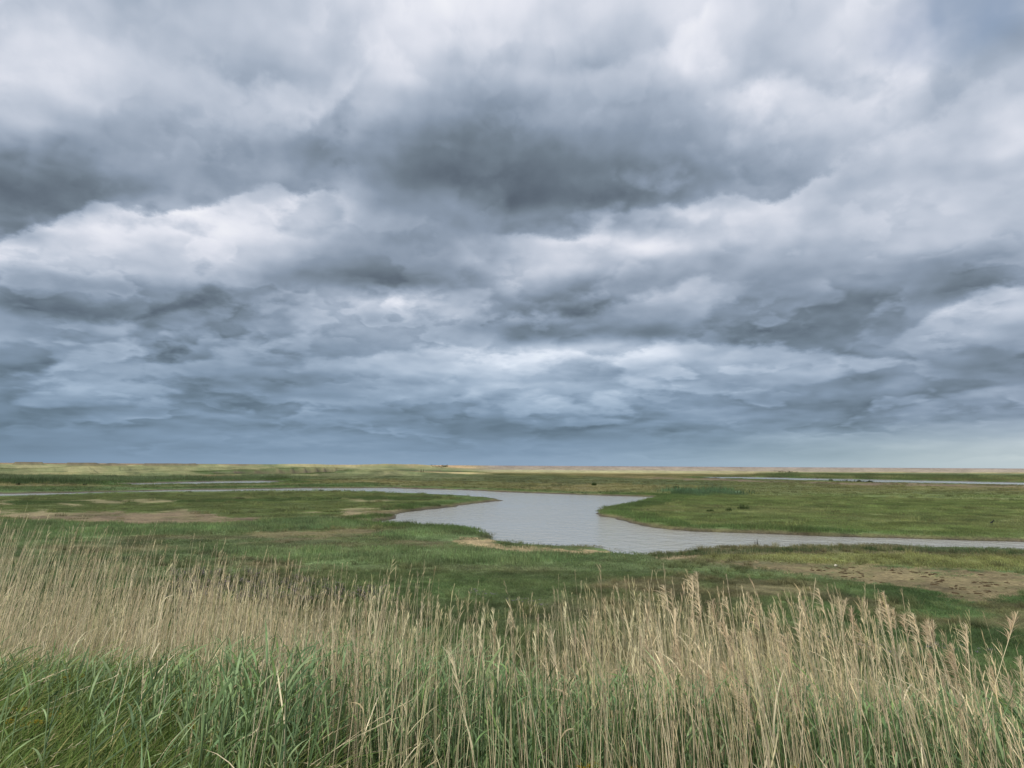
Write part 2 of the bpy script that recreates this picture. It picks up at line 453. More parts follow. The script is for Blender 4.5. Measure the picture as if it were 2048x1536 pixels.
    poly([(-300,972),(0,972),(300,974.5),(540,971),(760,964),(760,972),(560,975),(400,978.5),(239,981),(0,985),(-300,980)], C(76, 96, 52), 0.2, ns=6)
    poly([(640,950),(1000,950),(1250,956),(1450,962),(1450,972),(1000,965),(640,958)], C(72, 86, 50), 0.1, ns=10, k=.7)
    poly([(1340,981),(1490,979),(1490,990),(1350,992)], C(72, 98, 66), 0.9, ns=6)
    poly([(1250,955),(1400,957),(1700,966),(2100,972),(2100,977),(1700,969),(1400,961)], C(112, 96, 80), 0.05, .8, ns=5, k=.8)
    # left foreland between creek and reeds
    lf = [(-400,990),(0,997),(300,990),(500,986),(700,987),(900,993),(1000,999),(900,1011),(760,1026),(500,1038),(0,1050),(-400,1050)]
    poly(lf, C(84, 98, 50), 0.10, ns=4)
    poly([(-200,1001),(150,1001),(400,1000),(700,994),(880,994),(860,1000),(600,1001),(300,1006),(0,1008)], C(68, 88, 42), 0.14, ns=5)
    m = sstep(1050, 1040, py) * sstep(992, 1000, py) * sstep(820, 740, px)
    put(m * sstep(0.10, 0.16, fbm(px, py * 9, 70, 4)), C(124, 122, 84), 0.02, .6)
    poly([(34,1031.6),(137,1026),(256,1026),(376,1023),(444,1031),(520,1036.7),(478,1045),(393,1048),(205,1047),(40,1040)], C(116, 102, 80), 0.02, .7, ns=9)
    poly([(0,1030),(130,1024),(130,1030),(0,1036)], C(140, 130, 96), 0.0, .8, ns=5)
    poly([(745,1021),(793,1019),(834,1016),(902,1009),(953,1003),(985,998.5),(1010,1001),(953,1009),(902,1016),(834,1023),(800,1029),(748,1028)], C(112, 96, 74), 0.0, 1, ns=2, soft=3)
    poly([(690,1024),(800,1018),(840,1021),(760,1029),(690,1036)], C(140, 130, 98), 0.02, .8, ns=6, soft=3)
    # brighter tall grass
    poly([(-400,1050),(0,1042),(150,1046),(300,1050),(480,1047),(640,1036),(740,1043),(752,1053),(620,1058),(400,1068),(150,1075),(-400,1085)], TG, 0.34, ns=8)
    poly([(850,1056),(920,1059),(988,1071),(930,1075),(900,1082),(800,1080),(760,1066)], TG, 0.36, ns=5)
    poly([(380,1095),(600,1100),(800,1092),(1000,1098),(1150,1108),(1100,1125),(800,1130),(560,1128)], TG, 0.32, ns=14, k=.85)
    poly([(500,1066),(700,1056),(760,1060),(700,1072),(540,1076)], C(112, 104, 72), 0.04, .7, ns=9, k=.8)
    poly([(1380,1112),(1700,1106),(2100,1116),(2100,1144),(1700,1128),(1450,1122)], C(108, 116, 62), 0.16, ns=9, k=.9)
    poly([(905,1083),(933,1073),(981,1080),(1005,1088),(1124,1097),(1227,1103),(1193,1107),(1090,1105),(988,1099)], C(158, 142, 104), 0.0, 1, ns=8, soft=5)
    poly([(1310,1113),(1400,1110),(1380,1117),(1320,1119)], C(154, 140, 106), 0.0, 1, ns=4, soft=4)
    poly([(1454,1126),(1621,1132),(1741,1131),(1826,1139),(2048,1149),(2400,1162),(2400,1215),(2048,1194),(1929,1206),(1861,1187),(1775,1173),(1690,1160),(1587,1147),(1485,1137)], C(116, 106, 74), 0.0, .9, ns=16)
    poly([(1480,1172),(1600,1172),(1600,1186),(1490,1188)], C(120, 116, 80), 0.03, .6, ns=12, k=.8)
    put(sstep(400, 470, dy) * sstep(9.9, 9.0, y), C(58, 54, 38, .9), 0.1)  # dark soil under the reeds, shade of the gaps put into its colour
    # mud close to water
    w = np.clip(d / 60, 0.45, 3.0)
    put(sstep(-1.0, -0.3, sdv / w), C(92, 84, 70, 1.1), 0.0, 1.0)
    # taller dark fringe just behind the mud
    fr = sstep(-3.4, -2.4, sdv / w) * sstep(-0.55, -1.0, sdv / w) * (1 - bare)
    nearbank = sstep(1060, 1075, py)
    put(fr * 0.8 * sstep(6, 12, dy) * (1 - nearbank), C(74, 98, 50), 0.38)
    put(sstep(-9, -4, sdv / w) * nearbank * (1 - bare), None, 0.10)
    put(sstep(-5, -2, sdv / w) * sstep(1012, 1000, py) * sstep(1300, 1000, px) * sstep(980, 983, py), None, 0.04)
    rag = fbm(px, py * 7, 34, 5)
    bare = bare * (0.35 + 0.75 * sstep(-0.12, 0.12, rag))
    gmix = (bare > 0.02) * sstep(0.02, -0.2, rag) * 0.5 * sstep(9, 12, dy)
    put(gmix, C(96, 98, 60))
    put(((bare > .05) & (py > 995)) * .22, C(96, 96, 58))
    ln = np.abs(fbm(px, dy * 11, 90, 4)); put(sstep(.022, .006, ln) * sstep(12, 20, dy) * (1 - bare) * .75 * sstep(-.05, .08, n3 + n1 * .5), C(62, 74, 42), .22)  # thin level shadow lines, painted as darker and taller vegetation
    rb = np.exp(-((d - 875) / 70) ** 2) * sstep(560, 430, px) * sstep(-0.13, -0.05, fbm(px, px * 0, 52, 2))
    put(rb, C(104, 92, 68, 1.3), 0.5)
    var = 1 + 0.7 * n2 + 0.7 * fbm(x, y, 0.9, 3) * sstep(110, 40, d) + 0.6 * fbm(px, py * 6, 26, 4)
    colr = colr * np.clip(var, 0.5, 1.6)[..., None]
    return colr, hgt, np.clip(bare, 0, 1)

# ------------------------------------------------------------------ mesh helpers
def np_mesh(name, V, Fq, tint=None, smooth=False, tri=False, extra=None):
    me = bpy.data.meshes.new(name)
    k = 3 if tri else 4
    V = np.asarray(V, np.float32).reshape(-1, 3); Fq = np.asarray(Fq, np.int32).reshape(-1, k)
    me.vertices.add(len(V)); me.vertices.foreach_set('co', V.ravel())
    me.loops.add(Fq.size); me.loops.foreach_set('vertex_index', Fq.ravel())
    me.polygons.add(len(Fq)); me.polygons.foreach_set('loop_start', np.arange(0, Fq.size, k, dtype=np.int32))
    if smooth:
        me.polygons.foreach_set('use_smooth', np.ones(len(Fq), bool))
    me.update(calc_edges=True)
    if tint is not None:
        a = me.attributes.new('tint', 'FLOAT_COLOR', 'POINT')
        t = np.ones((len(V), 4), np.float32); t[:, :3] = tint
        a.data.foreach_set('color', t.ravel())
    if extra:
        for kk, v in extra.items():
            a = me.attributes.new(kk, 'FLOAT', 'POINT'); a.data.foreach_set('value', np.asarray(v, np.float32))
    return me

def tag(o, label=None, cat=None, group=None, kind=None):
    if label: o['label'] = label
    if cat: o['category'] = cat
    if group: o['group'] = group
    if kind: o['kind'] = kind
    return o

def link(name, me, mat=None, parent=None):
    if mat is not None and me is not None and len(me.materials) == 0:
        me.materials.append(mat)
    o = bpy.data.objects.new(name, me); col.objects.link(o)
    if parent is not None:
        o.parent = parent
    return o

def ribbons(P0, D, L, Wd, bend, S=4, tint=None, tip=0.05, base=0.6, fold=None):
    """P0 (N,3) base, D unit directions, L lengths, Wd widths, bend (N,3) sideways travel of the tip as a share of L"""
    N = len(P0); t = np.linspace(0, 1, S + 1)
    c = P0[:, None] + L[:, None, None] * (D[:, None] * t[None, :, None] + bend[:, None] * (t ** 2)[None, :, None])
    ang = rng.random(N) * np.pi
    sd = np.stack([np.cos(ang), np.sin(ang) * 0.6, 0 * ang], -1) if fold is None else fold
    T = D + bend; sd = sd - T * (np.sum(sd * T, -1) / np.maximum(np.sum(T * T, -1), 1e-9))[:, None]
    sd /= np.maximum(np.linalg.norm(sd, axis=1), 1e-6)[:, None]
    prof = np.interp(t, [0, 0.35, 0.7, 1], [base, 1, 0.75, tip])
    w = (Wd[:, None] * prof[None])[..., None] * 0.5 * sd[:, None]
    V = np.stack([c - w, c + w], 2).reshape(N, -1, 3)
    f = np.array([[2 * i, 2 * i + 1, 2 * i + 3, 2 * i + 2] for i in range(S)])
    Fq = (np.arange(N)[:, None, None] * (2 * (S + 1)) + f[None]).reshape(-1, 4)
    T_ = None
    if tint is not None:
        T_ = np.repeat(np.asarray(tint), 2 * (S + 1), axis=0)
    return V.reshape(-1, 3), Fq, T_

def tubes(C_, R_, K=3, tint=None):
    """C_ (N,S,3) centrelines, R_ (N,S) radii"""
    N, S, _ = C_.shape
    V = np.zeros((N, S, K, 3))
    for k in range(K):
        a = 2 * np.pi * k / K
        V[:, :, k] = C_ + np.stack([R_ * math.cos(a), R_ * math.sin(a), 0 * R_], -1)
    f = []
    for s in range(S - 1):
        for k in range(K):
            f.append([s * K + k, s * K + (k + 1) % K, (s + 1) * K + (k + 1) % K, (s + 1) * K + k])
    Fq = (np.arange(N)[:, None, None] * (S * K) + np.array(f)[None]).reshape(-1, 4)
    T_ = None if tint is None else np.repeat(np.asarray(tint), S * K, axis=0)
    return V.reshape(-1, 3), Fq, T_

def cat(parts):
    Vs, Fs, Ts = [], [], []; o = 0
    for V, Fq, T in parts:
        Vs.append(V); Fs.append(Fq + o); Ts.append(T); o += len(V)
    return np.concatenate(Vs), np.concatenate(Fs), (np.concatenate(Ts) if Ts[0] is not None else None)

def unit(v):
    return v / np.maximum(np.linalg.norm(v, axis=-1, keepdims=True), 1e-9)

# ------------------------------------------------------------------ materials
def leaf_mat(name, instancer=False, obj_random=False, rough=0.55, trans=0.27, color=None, var=0.35):
    m = bpy.data.materials.new(name); m.use_nodes = True
    T = NT(m.node_tree)
    if color is None:
        a = T.n('ShaderNodeAttribute', attribute_name='tint', attribute_type='INSTANCER' if instancer else 'GEOMETRY').outputs['Color']
    else:
        a = T.n('ShaderNodeRGB').outputs[0]; a.default_value = color
    g = T.n('ShaderNodeNewGeometry')
    nz = T.noise(g.outputs['Position'], 9.0, 3, 0.6)
    f = T.mr(nz.outputs[0], 0.25, 0.75, 1 - var, 1 + var)
    if obj_random:
        oi = T.n('ShaderNodeObjectInfo')
        f = T.m('MULTIPLY', f, T.mr(oi.outputs['Random'], 0, 1, 0.75, 1.2))
    isl = T.mr(g.outputs['Random Per Island'], 0, 1, 1 - var, 1 + var)
    f = T.m('MULTIPLY', f, isl)
    cm = T.n('ShaderNodeVectorMath', {0: a}, operation='SCALE'); T.set(cm, 'Scale', f)
    c = cm.outputs[0]
    p = T.n('ShaderNodeBsdfPrincipled', {'Base Color': c, 'Roughness': rough})
    p.inputs['Specular IOR Level'].default_value = 0.25
    tr = T.n('ShaderNodeBsdfTranslucent', {'Color': c})
    mx = T.n('ShaderNodeMixShader', {0: trans})
    T.t.links.new(p.outputs[0], mx.inputs[1]); T.t.links.new(tr.outputs[0], mx.inputs[2])
    o = T.n('ShaderNodeOutputMaterial'); T.t.links.new(mx.outputs[0], o.inputs[0])
    return m
M_inst = leaf_mat('grass_blades', instancer=True)
M_leaf = leaf_mat('green_leaves')
M_dry = leaf_mat('dry_reed', trans=0.15, var=0.22)
M_dryo = leaf_mat('dry_reed_stalk', trans=0.15, var=0.15, obj_random=True)

def plain_mat(name, color, rough=0.8, scale=20, var=0.35, bump=0.3):
    m = bpy.data.materials.new(name); m.use_nodes = True
    T = NT(m.node_tree)
    tcn = T.n('ShaderNodeTexCoord')
    nz = T.noise(tcn.outputs['Object'], scale, 5, 0.6)
    c = T.mix(nz.outputs[0], tuple(v * (1 - var) for v in color[:3]) + (1,), tuple(min(1, v * (1 + var)) for v in color[:3]) + (1,))
    b = T.n('ShaderNodeBump', {'Strength': bump, 'Distance': 0.02, 'Height': nz.outputs[0]})
    p = T.n('ShaderNodeBsdfPrincipled', {'Base Color': c, 'Roughness': rough, 'Normal': b.outputs[0]})
    p.inputs['Specular IOR Level'].default_value = 0.2
    o = T.n('ShaderNodeOutputMaterial'); T.t.links.new(p.outputs[0], o.inputs[0])
    return m

def ground_mat():
    m = bpy.data.materials.new('marsh_ground'); m.use_nodes = True
    T = NT(m.node_tree)
    a = T.n('ShaderNodeAttribute', attribute_name='tint').outputs['Color']
    br = T.n('ShaderNodeAttribute', attribute_name='bare').outputs['Fac']
    g = T.n('ShaderNodeNewGeometry')
    P = g.outputs['Position']
    n1 = T.noise(P, 6.0, 6, 0.65)
    n2 = T.noise(P, 0.9, 5, 0.6)
    vo = T.n('ShaderNodeTexVoronoi', {'Scale': 7.0}, feature='DISTANCE_TO_EDGE'); T.t.links.new(P, vo.inputs['Vector'])
    f = T.m('MULTIPLY', T.mr(n1.outputs[0], 0.3, 0.7, 0.55, 1.4), T.mr(n2.outputs[0], 0.3, 0.7, 0.8, 1.2))
    cm = T.n('ShaderNodeVectorMath', {0: a}, operation='SCALE'); T.set(cm, 'Scale', f)
    # litter and pebbles on bare ground
    n3 = T.noise(P, 3.1, 6, 0.7)
    lit = T.m('MULTIPLY', T.mr(n3.outputs[0], 0.56, 0.62), br)
    c = T.mix(T.m('MULTIPLY', lit, 0.6), cm.outputs[0], rgb(74, 62, 44))
    n4 = T.noise(P, 14.0, 4, 0.7)
    lit2 = T.m('MULTIPLY', T.mr(n4.outputs[0], 0.6, 0.66), br)
    c = T.mix(T.m('MULTIPLY', lit2, 0.6), c, rgb(205, 190, 150))
    wet = T.mr(T.n('ShaderNodeSeparateXYZ', {0: P}).outputs[2], WL - 0.02, WL + 0.10, 1.0, 0.0)
    c = T.mix(wet, c, (0.45, 0.43, 0.42, 1), 'MULTIPLY')
    hh = T.m('ADD', n1.outputs[0], T.m('MULTIPLY', vo.outputs[0], T.m('MULTIPLY', br, 0.6)))
    b = T.n('ShaderNodeBump', {'Strength': 0.7, 'Distance': 0.06, 'Height': hh})
    p = T.n('ShaderNodeBsdfPrincipled', {'Base Color': c, 'Roughness': T.mr(wet, 0, 1, 0.9, 0.45), 'Normal': b.outputs[0]})
    p.inputs['Specular IOR Level'].default_value = 0.2
    o = T.n('ShaderNodeOutputMaterial'); T.t.links.new(p.outputs[0], o.inputs[0])
    return m

def water_mat():
    m = bpy.data.materials.new('creek_water'); m.use_nodes = True
    T = NT(m.node_tree)
    g = T.n('ShaderNodeNewGeometry'); P = g.outputs['Position']
    w1 = T.noise(P, 0.9, 4, 0.62, 0.5)
    w2 = T.noise(P, 6.5, 3, 0.6)
    gust = T.noise(P, 0.09, 3, 0.5)
    st = T.mr(gust.outputs[0], 0.35, 0.6, 0.55, 1.0)
    hh = T.m('ADD', T.m('MULTIPLY', w1.outputs[0], 1.0), T.m('MULTIPLY', w2.outputs[0], 0.20))
    b = T.n('ShaderNodeBump', {'Strength': st, 'Distance': 0.15, 'Height': hh})
    p = T.n('ShaderNodeBsdfPrincipled', {'Base Color': (0.48, 0.465, 0.40, 1), 'Roughness': 0.10, 'IOR': 1.34, 'Normal': b.outputs[0]})
    o = T.n('ShaderNodeOutputMaterial'); T.t.links.new(p.outputs[0], o.inputs[0])
    return m

# ------------------------------------------------------------------ ground sheet
dys = np.concatenate([np.array([0.25, 0.6]), np.arange(1.0, 100, 0.5), np.arange(100, 260, 1.1), np.arange(260, 700, 5), np.arange(720, 2400, 60)])
rad = H / (dys / F)
rad = np.concatenate([[26000.0], rad, [2.4, 1.8, 1.2, 0.6]])
azl = np.concatenate([np.radians(np.arange(-180, -48, 3)), np.linspace(math.radians(-46), math.radians(46), 880), np.radians(np.arange(48, 180, 3))])
RR, AA = np.meshgrid(rad, azl, indexing='ij')
GX = RR * np.sin(AA); GY = RR * np.cos(AA)
gx, gy = GX.ravel(), GY.ravel()
gx = np.append(gx, 0.0); gy = np.append(gy, 0.0)
gsd = water_sd(gx, gy)
gz = height(gx, gy, gsd)
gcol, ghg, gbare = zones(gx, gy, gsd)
nr, na = RR.shape
ii, jj = np.meshgrid(np.arange(nr - 1), np.arange(na), indexing='ij')
j2 = (jj + 1) % na
quads = np.stack([ii * na + jj, ii * na + j2, (ii + 1) * na + j2, (ii + 1) * na + jj], -1).reshape(-1, 4)
inner = np.array([[(nr - 1) * na + j, (nr - 1) * na + (j + 1) % na, nr * na, nr * na] for j in range(na)])
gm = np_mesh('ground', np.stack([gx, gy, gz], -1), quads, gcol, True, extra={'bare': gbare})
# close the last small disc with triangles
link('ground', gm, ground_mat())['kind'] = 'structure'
n0 = len(gx)
wv = [(-900, 14, WL), (1200, 14, WL), (1200, 1500, WL), (-900, 1500, WL)]
wme = bpy.data.meshes.new('water'); wme.from_pydata(wv, [], [(0, 1, 2, 3)]); wme.update()
link('water', wme, water_mat())['kind'] = 'structure'

# ------------------------------------------------------------------ instanced ground cover
def tuft(name, nb, R, h, w, lean=0.35, mat=M_inst, S=3):
    r = R * np.sqrt(rng.random(nb)); a = rng.random(nb) * 2 * np.pi
    P0 = np.stack([r * np.cos(a), r * np.sin(a), 0 * r - 0.02], -1)
    D = unit(np.stack([rng.normal(0, .25, nb), rng.normal(.1, .25, nb), np.ones(nb)], -1))
    L = h * (0.45 + 0.75 * rng.random(nb))
    bend = np.stack([rng.normal(0, lean * .6, nb), rng.normal(lean * .6, lean * .5, nb), -0.15 * np.ones(nb)], -1)
    V, Fq, _ = ribbons(P0, D, L, w * (0.7 + 0.6 * rng.random(nb)), bend, S)
    me = np_mesh(name, V, Fq)
    me.materials.append(mat)
    return bpy.data.objects.new(name, me)

def scatter(name, proto, x, y, z, scale, tint, label=None):
    V = np.stack([x, y, z], -1)
    me = bpy.data.meshes.new(name)
    me.vertices.add(len(V)); me.vertices.foreach_set('co', V.astype(np.float32).ravel())
    a = me.attributes.new('tint', 'FLOAT_COLOR', 'POINT'); t = np.ones((len(V), 4), np.float32); t[:, :3] = tint
    a.data.foreach_set('color', t.ravel())
    a = me.attributes.new('sc', 'FLOAT_VECTOR', 'POINT'); a.data.foreach_set('vector', np.asarray(scale, np.float32).ravel())
    a = me.attributes.new('ro', 'FLOAT', 'POINT'); a.data.foreach_set('value', rng.uniform(-0.9, 0.9, len(V)).astype(np.float32))
    o = link(name, me)
    ng = bpy.data.node_groups.new(name + '_nodes', 'GeometryNodeTree')
    ng.interface.new_socket('Geometry', in_out='INPUT', socket_type='NodeSocketGeometry')
    ng.interface.new_socket('Geometry', in_out='OUTPUT', socket_type='NodeSocketGeometry')
    gi = ng.nodes.new('NodeGroupInput'); go = ng.nodes.new('NodeGroupOutput')
    ip = ng.nodes.new('GeometryNodeInstanceOnPoints')
    oi = ng.nodes.new('GeometryNodeObjectInfo'); oi.inputs['Object'].default_value = proto
    a1 = ng.nodes.new('GeometryNodeInputNamedAttribute'); a1.data_type = 'FLOAT_VECTOR'; a1.inputs[0].default_value = 'sc'
    a2 = ng.nodes.new('GeometryNodeInputNamedAttribute'); a2.data_type = 'FLOAT'; a2.inputs[0].default_value = 'ro'
    cx = ng.nodes.new('ShaderNodeCombineXYZ')
    ng.links.new(gi.outputs[0], ip.inputs['Points']); ng.links.new(oi.outputs['Geometry'], ip.inputs['Instance'])
    ng.links.new(a1.outputs[0], ip.inputs['Scale']); ng.links.new(a2.outputs[0], cx.inputs[2]); ng.links.new(cx.outputs[0], ip.inputs['Rotation'])
    ng.links.new(ip.outputs[0], go.inputs[0])
    md = o.modifiers.new('scatter', 'NODES'); md.node_group = ng
    o['kind'] = 'stuff'
    if label: o['label'] = label; 
    return o

def ring(n, r0, r1, half=44):
    r = np.sqrt(rng.random(n) * (r1 * r1 - r0 * r0) + r0 * r0); a = np.radians(rng.uniform(-half, half, n))
    return r * np.sin(a), r * np.cos(a)

def cover(name, n, r0, r1, nb, R, w, hcap, label, hmin=0.0, href=0.15, dens=None):
    x, y = ring(n, r0, r1)
    s = water_sd(x, y)
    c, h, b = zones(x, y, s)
    wd = np.clip(np.hypot(x, y) / 60, 0.45, 3.0)
    keep = (rng.random(n) > b * 1.15) & (s / wd < -0.55 - 1.6 * np.clip(fbm(x, y, 6, 3), 0, 1)) & (h >= hmin)
    x, y, s, c, h = x[keep], y[keep], s[keep], c[keep], h[keep]
    z = height(x, y, s)
    h = np.minimum(h, hcap) * (1 - .97 * sstep(r1 * .72, r1, np.hypot(x, y)) * (r1 > 300))
    sz = (h / href) * rng.uniform(0.6, 1.35, len(x)) * (1 + 1.2 * np.clip(fbm(x, y, 1.6, 3), -.3, .5))
    sc = np.stack([np.ones(len(x)), np.ones(len(x)), sz], -1)
    scatter(name, tuft(name + '_blades', nb, R, href, w), x, y, z - 0.01, sc, c * rng.uniform(.72, 1.28, (len(x), 1)) * (1 + rng.normal(0, .05, (len(x), 3))), label)
cover('near_marsh_grass', 21000, 9.5, 34, 70, 0.32, 0.007, 0.5, 'short dark green turf on the near marsh below the reeds')
cover('marsh_grass', 30000, 34, 130, 110, 0.9, 0.016, 0.9, 'olive and green salt marsh grass around the winding creek')
cover('distant_marsh_grass', 28000, 130, 620, 110, 3.4, 0.06, 1.6, 'far marsh grass and reed bands below the horizon')

def tussocks(name, n, r0, r1, nb, R, hh, w, label):
    x, y = ring(n, r0, r1)
    s = water_sd(x, y); c, h, b = zones(x, y, s)
    wd = np.clip(np.hypot(x, y) / 60, 0.45, 3.0)
    cl = fbm(x, y, 8, 3) + .6 * fbm(x, y, 2, 2)
    keep = (b < .3) & (s / wd < -1) & (cl > 0.02)
    x, y, s, c = x[keep], y[keep], s[keep], c[keep]
    sc = rng.uniform(.5, 1.5, (len(x), 1)) * np.array([[1, 1, 1]]) * np.stack([np.ones(len(x)), np.ones(len(x)), rng.uniform(.7, 1.3, len(x))], -1)
    t = rng.uniform(.55, 1.35, (len(x), 1)) * (c * .75 + C(104, 104, 60) * .25)
    scatter(name, tuft(name + '_blades', nb, R, hh, w, .6), x, y, height(x, y, s) - .01, sc, t, label)
tussocks('marsh_tussocks', 5200, 11, 60, 60, .16, .24, .009, 'uneven coarse tussocks through the nearer marsh turf')
tussocks('far_marsh_tussocks', 9000, 55, 260, 50, .42, .34, .022, 'uneven coarse tussocks over the farther marsh')

# ------------------------------------------------------------------ the reed belt on the bank
TOPX = [-300, 0, 200, 350, 500, 700, 800, 900, 1000, 1150, 1250, 1400, 1600, 1750, 1850, 1950, 2048, 2400]
TOPY = [1055, 1062, 1078, 1105, 1122, 1140, 1132, 1150, 1175, 1150, 1120, 1150, 1148, 1150, 1175, 1215, 1245, 1300]

def reed_sites(n, near, far, pw=1.0):
    px = rng.uniform(-150, 2200, n)
    y = near(px) + (far(px) - near(px)) * rng.random(n) ** pw
    y = y - (rng.random(n) < .18) * sstep(800, 500, px) * rng.uniform(.2, 1.5, n)
    x = y * (px - 1024) / F * 1.02
    return px, x, y
nearf = lambda px: np.interp(px, [0, 350, 700, 1000, 1400, 2048], [5.6, 4.8, 3.4, 2.7, 2.7, 2.5])
farf = lambda px: np.interp(px, [0, 350, 700, 1000, 1400, 2048], [10.5, 9.0, 7.2, 6.4, 6.0, 5.2])

def gz_at(x, y):
    return height(np.asarray(x, float), np.asarray(y, float))

def stem_curves(px, x, y, S=7, drop=230, lean=0.30):
    n = len(px)
    g = gz_at(x, y)
    ty = np.interp(px, TOPX, TOPY) - np.interp(px, [0, 700, 1200, 2048], [62, 38, 18, 12]) + drop * rng.random(n) ** 0.75 + rng.normal(0, 14, n) + 150 * np.clip(fbm(px, y * 40, 60, 3), 0, 1)
    # level of the tip: where the bearing of this reed meets that height in view
    yt = y * 1.06 + 0.25
    b = (ty - 768) / F; a = (px - 1024) / F
    dz = (sp + a * sr * cp - b * cp) / (cp + b * sp)
    tz = H + dz * yt
    L = np.clip(tz - g, 0.9, 2.7)
    ln = lean * rng.uniform(0.4, 1.3, n)
    lx = rng.normal(0.0, 0.07, n)
    D = unit(np.stack([lx, 0.5 * ln, np.ones(n)], -1))
    bend = np.stack([rng.normal(0, .05, n), 0.6 * ln, -0.06 * ln], -1)
    t = np.linspace(0, 1, S)
    Cc = np.stack([x, y, g - 0.03], -1)[:, None] + L[:, None, None] * (D[:, None] * t[None, :, None] + bend[:, None] * (t ** 2)[None, :, None])
    return Cc, L

def dry_tint(n):
    return dry_tint_(n) * rng.uniform(.72, 1.2, (n, 1))
def dry_tint_(n):
    a = CD(226, 212, 176, 1.25); b = CD(188, 170, 130, 1.2); c = CD(184, 182, 132, 1.2); d = CD(212, 188, 156, 1.2)
    w = rng.dirichlet([.7, .45, .45, .3], n)
    return w @ np.stack([a, b, c, d])

def plume_parts(tips, dirs, size, n_br, fluffy, tint, side=None):
    """feathery flower heads: n_br drooping branchlets along the top of each stem"""
    N = len(tips)
    u = np.tile(np.linspace(0, 1, n_br), N)
    idx = np.repeat(np.arange(N), n_br)
    sz = size[idx]
    P0 = tips[idx] - dirs[idx] * (sz * (0.15 + 0.85 * u))[:, None]
    if side is None:
        side = np.stack([rng.normal(0, .5, N), rng.uniform(.1, 1, N), 0 * np.arange(N)], -1)
    sidev = unit(side + 1e-4)[idx]
    jit = rng.normal(0, .55, (len(idx), 3))
    D = unit(dirs[idx] * 1.0 + (sidev * 0.5 + jit) * fluffy)
    L = sz * (0.14 + 0.26 * np.sin(np.clip(u * .9 + .1, 0, 1) * np.pi * 0.8)) * rng.uniform(.7, 1.3, len(idx))
    bend = sidev * 0.45 * fluffy + np.array([0, 0, -0.35 * fluffy])
    tt = None if tint is None else tint[idx] * rng.uniform(.8, 1.15, (len(idx), 1))
    return ribbons(P0, D, L, 0.0036 * (sz / .2) * rng.uniform(.6, 1.4, len(idx)), bend, 3, tt, tip=.2, base=.4)

# --- stuff: the thick of the belt
px, x, y = reed_sites(10500, nearf, farf, 0.9)
dens = np.interp(px, [0, 300, 600, 900, 1400, 1700, 2048], [1, 1, .92, .78, .64, .42, .30])
clump = fbm(x, y, .9, 3) + .6 * fbm(x, y, .25, 2)
k = rng.random(len(px)) < dens * sstep(-.22, .16, clump + .14 * sstep(900, 500, px))
px, x, y = px[k], x[k], y[k]
Cc, L = stem_curves(px, x, y)
n = len(px); S = Cc.shape[1]
tint = dry_tint(n)
Rr = (0.0015 + 0.0012 * rng.random(n))[:, None] * np.interp(np.linspace(0, 1, S), [0, .8, 1], [1, .75, .35])[None]
tubeV = tubes(Cc, Rr, 3, tint)
tips = Cc[:, -1]; dirs = unit(Cc[:, -1] - Cc[:, -2])
pl = plume_parts(tips, dirs, np.interp(px, [0, 1000, 2048], [.11, .12, .18]) * rng.uniform(.5, 1.3, n), 6, 0.28, tint * np.array([.92, .88, .82]))
# dry blades clinging to the stems
m = rng.integers(0, n, 5200); tpos = rng.uniform(.15, .85, len(m))
ip = np.minimum((tpos * (S - 2)).astype(int), S - 3)
P0 = Cc[m, ip]
D = unit(unit(Cc[m, ip + 1] - Cc[m, ip]) + np.stack([rng.normal(0, .35, len(m)), rng.normal(.25, .3, len(m)), 0 * tpos], -1))
dl = ribbons(P0, D, rng.uniform(.12, .32, len(m)), rng.uniform(.003, .007, len(m)), np.stack([rng.normal(0, .2, len(m)), rng.normal(.3, .2, len(m)), rng.uniform(-.6, 0, len(m))], -1), 4, tint[m] * .95)
V, Fq, T_ = cat([tubeV, pl, dl])
o = link('reed_belt', np_mesh('reed_belt', V, Fq, T_), M_dry); o['kind'] = 'stuff'
o['label'] = 'mass of dry straw coloured reeds along the bank'

# --- fallen and crossing dry stalks low in the belt
nn = 1500
px, x, y = reed_sites(nn, nearf, farf, 1.0)
g = gz_at(x, y)
P0 = np.stack([x, y, g + rng.uniform(0, .3, nn)], -1)
D = unit(np.stack([rng.normal(0, .6, nn), rng.normal(.2, .4, nn), rng.uniform(.4, 1.4, nn)], -1))
V, Fq, T_ = ribbons(P0, D, rng.uniform(.3, .75, nn), rng.uniform(.003, .006, nn), rng.normal(0, .12, (nn, 3)), 4, dry_tint(nn) * .8)
o = link('dry_reed_litter', np_mesh('dry_reed_litter', V, Fq, T_), M_dry); o['kind'] = 'stuff'

# --- green reed leaves filling the belt
def green_tint(n, blue=0.5):
    a = CD(114, 142, 98, 1.15); b = CD(106, 132, 66, 1.15); c = CD(156, 170, 122, 1.25)
    w = rng.dirichlet([1.2, 1.2 - blue, .7], n)
    return w @ np.stack([a, b, c])
ns = 8000
px, x, y = reed_sites(ns, lambda p: nearf(p) + .1 - 1.1 * sstep(750, 450, p) + .4 * sstep(500, 900, p), lambda p: farf(p) + .3, 1.0)
g = gz_at(x, y)
tl = np.interp(px, TOPX, TOPY)
lty = np.interp(px, [0, 300, 600, 900, 1200, 1450, 1700, 2048], [1275, 1280, 1225, 1205, 1220, 1215, 1290, 1320]) + 230 * rng.random(ns) ** 1.2
lb = (lty - 768) / F; la = (px - 1024) / F
ldz = (sp + la * sr * cp - lb * cp) / (cp + lb * sp)
hs = np.clip((H + ldz * (y + .15) - g) * .95, .3, 1.5)
nl = 6
idx = np.repeat(np.arange(ns), nl); u = np.tile(np.linspace(.25, 1, nl), ns)
lean = rng.uniform(.05, .3, ns); lxx = rng.normal(0, .1, ns)
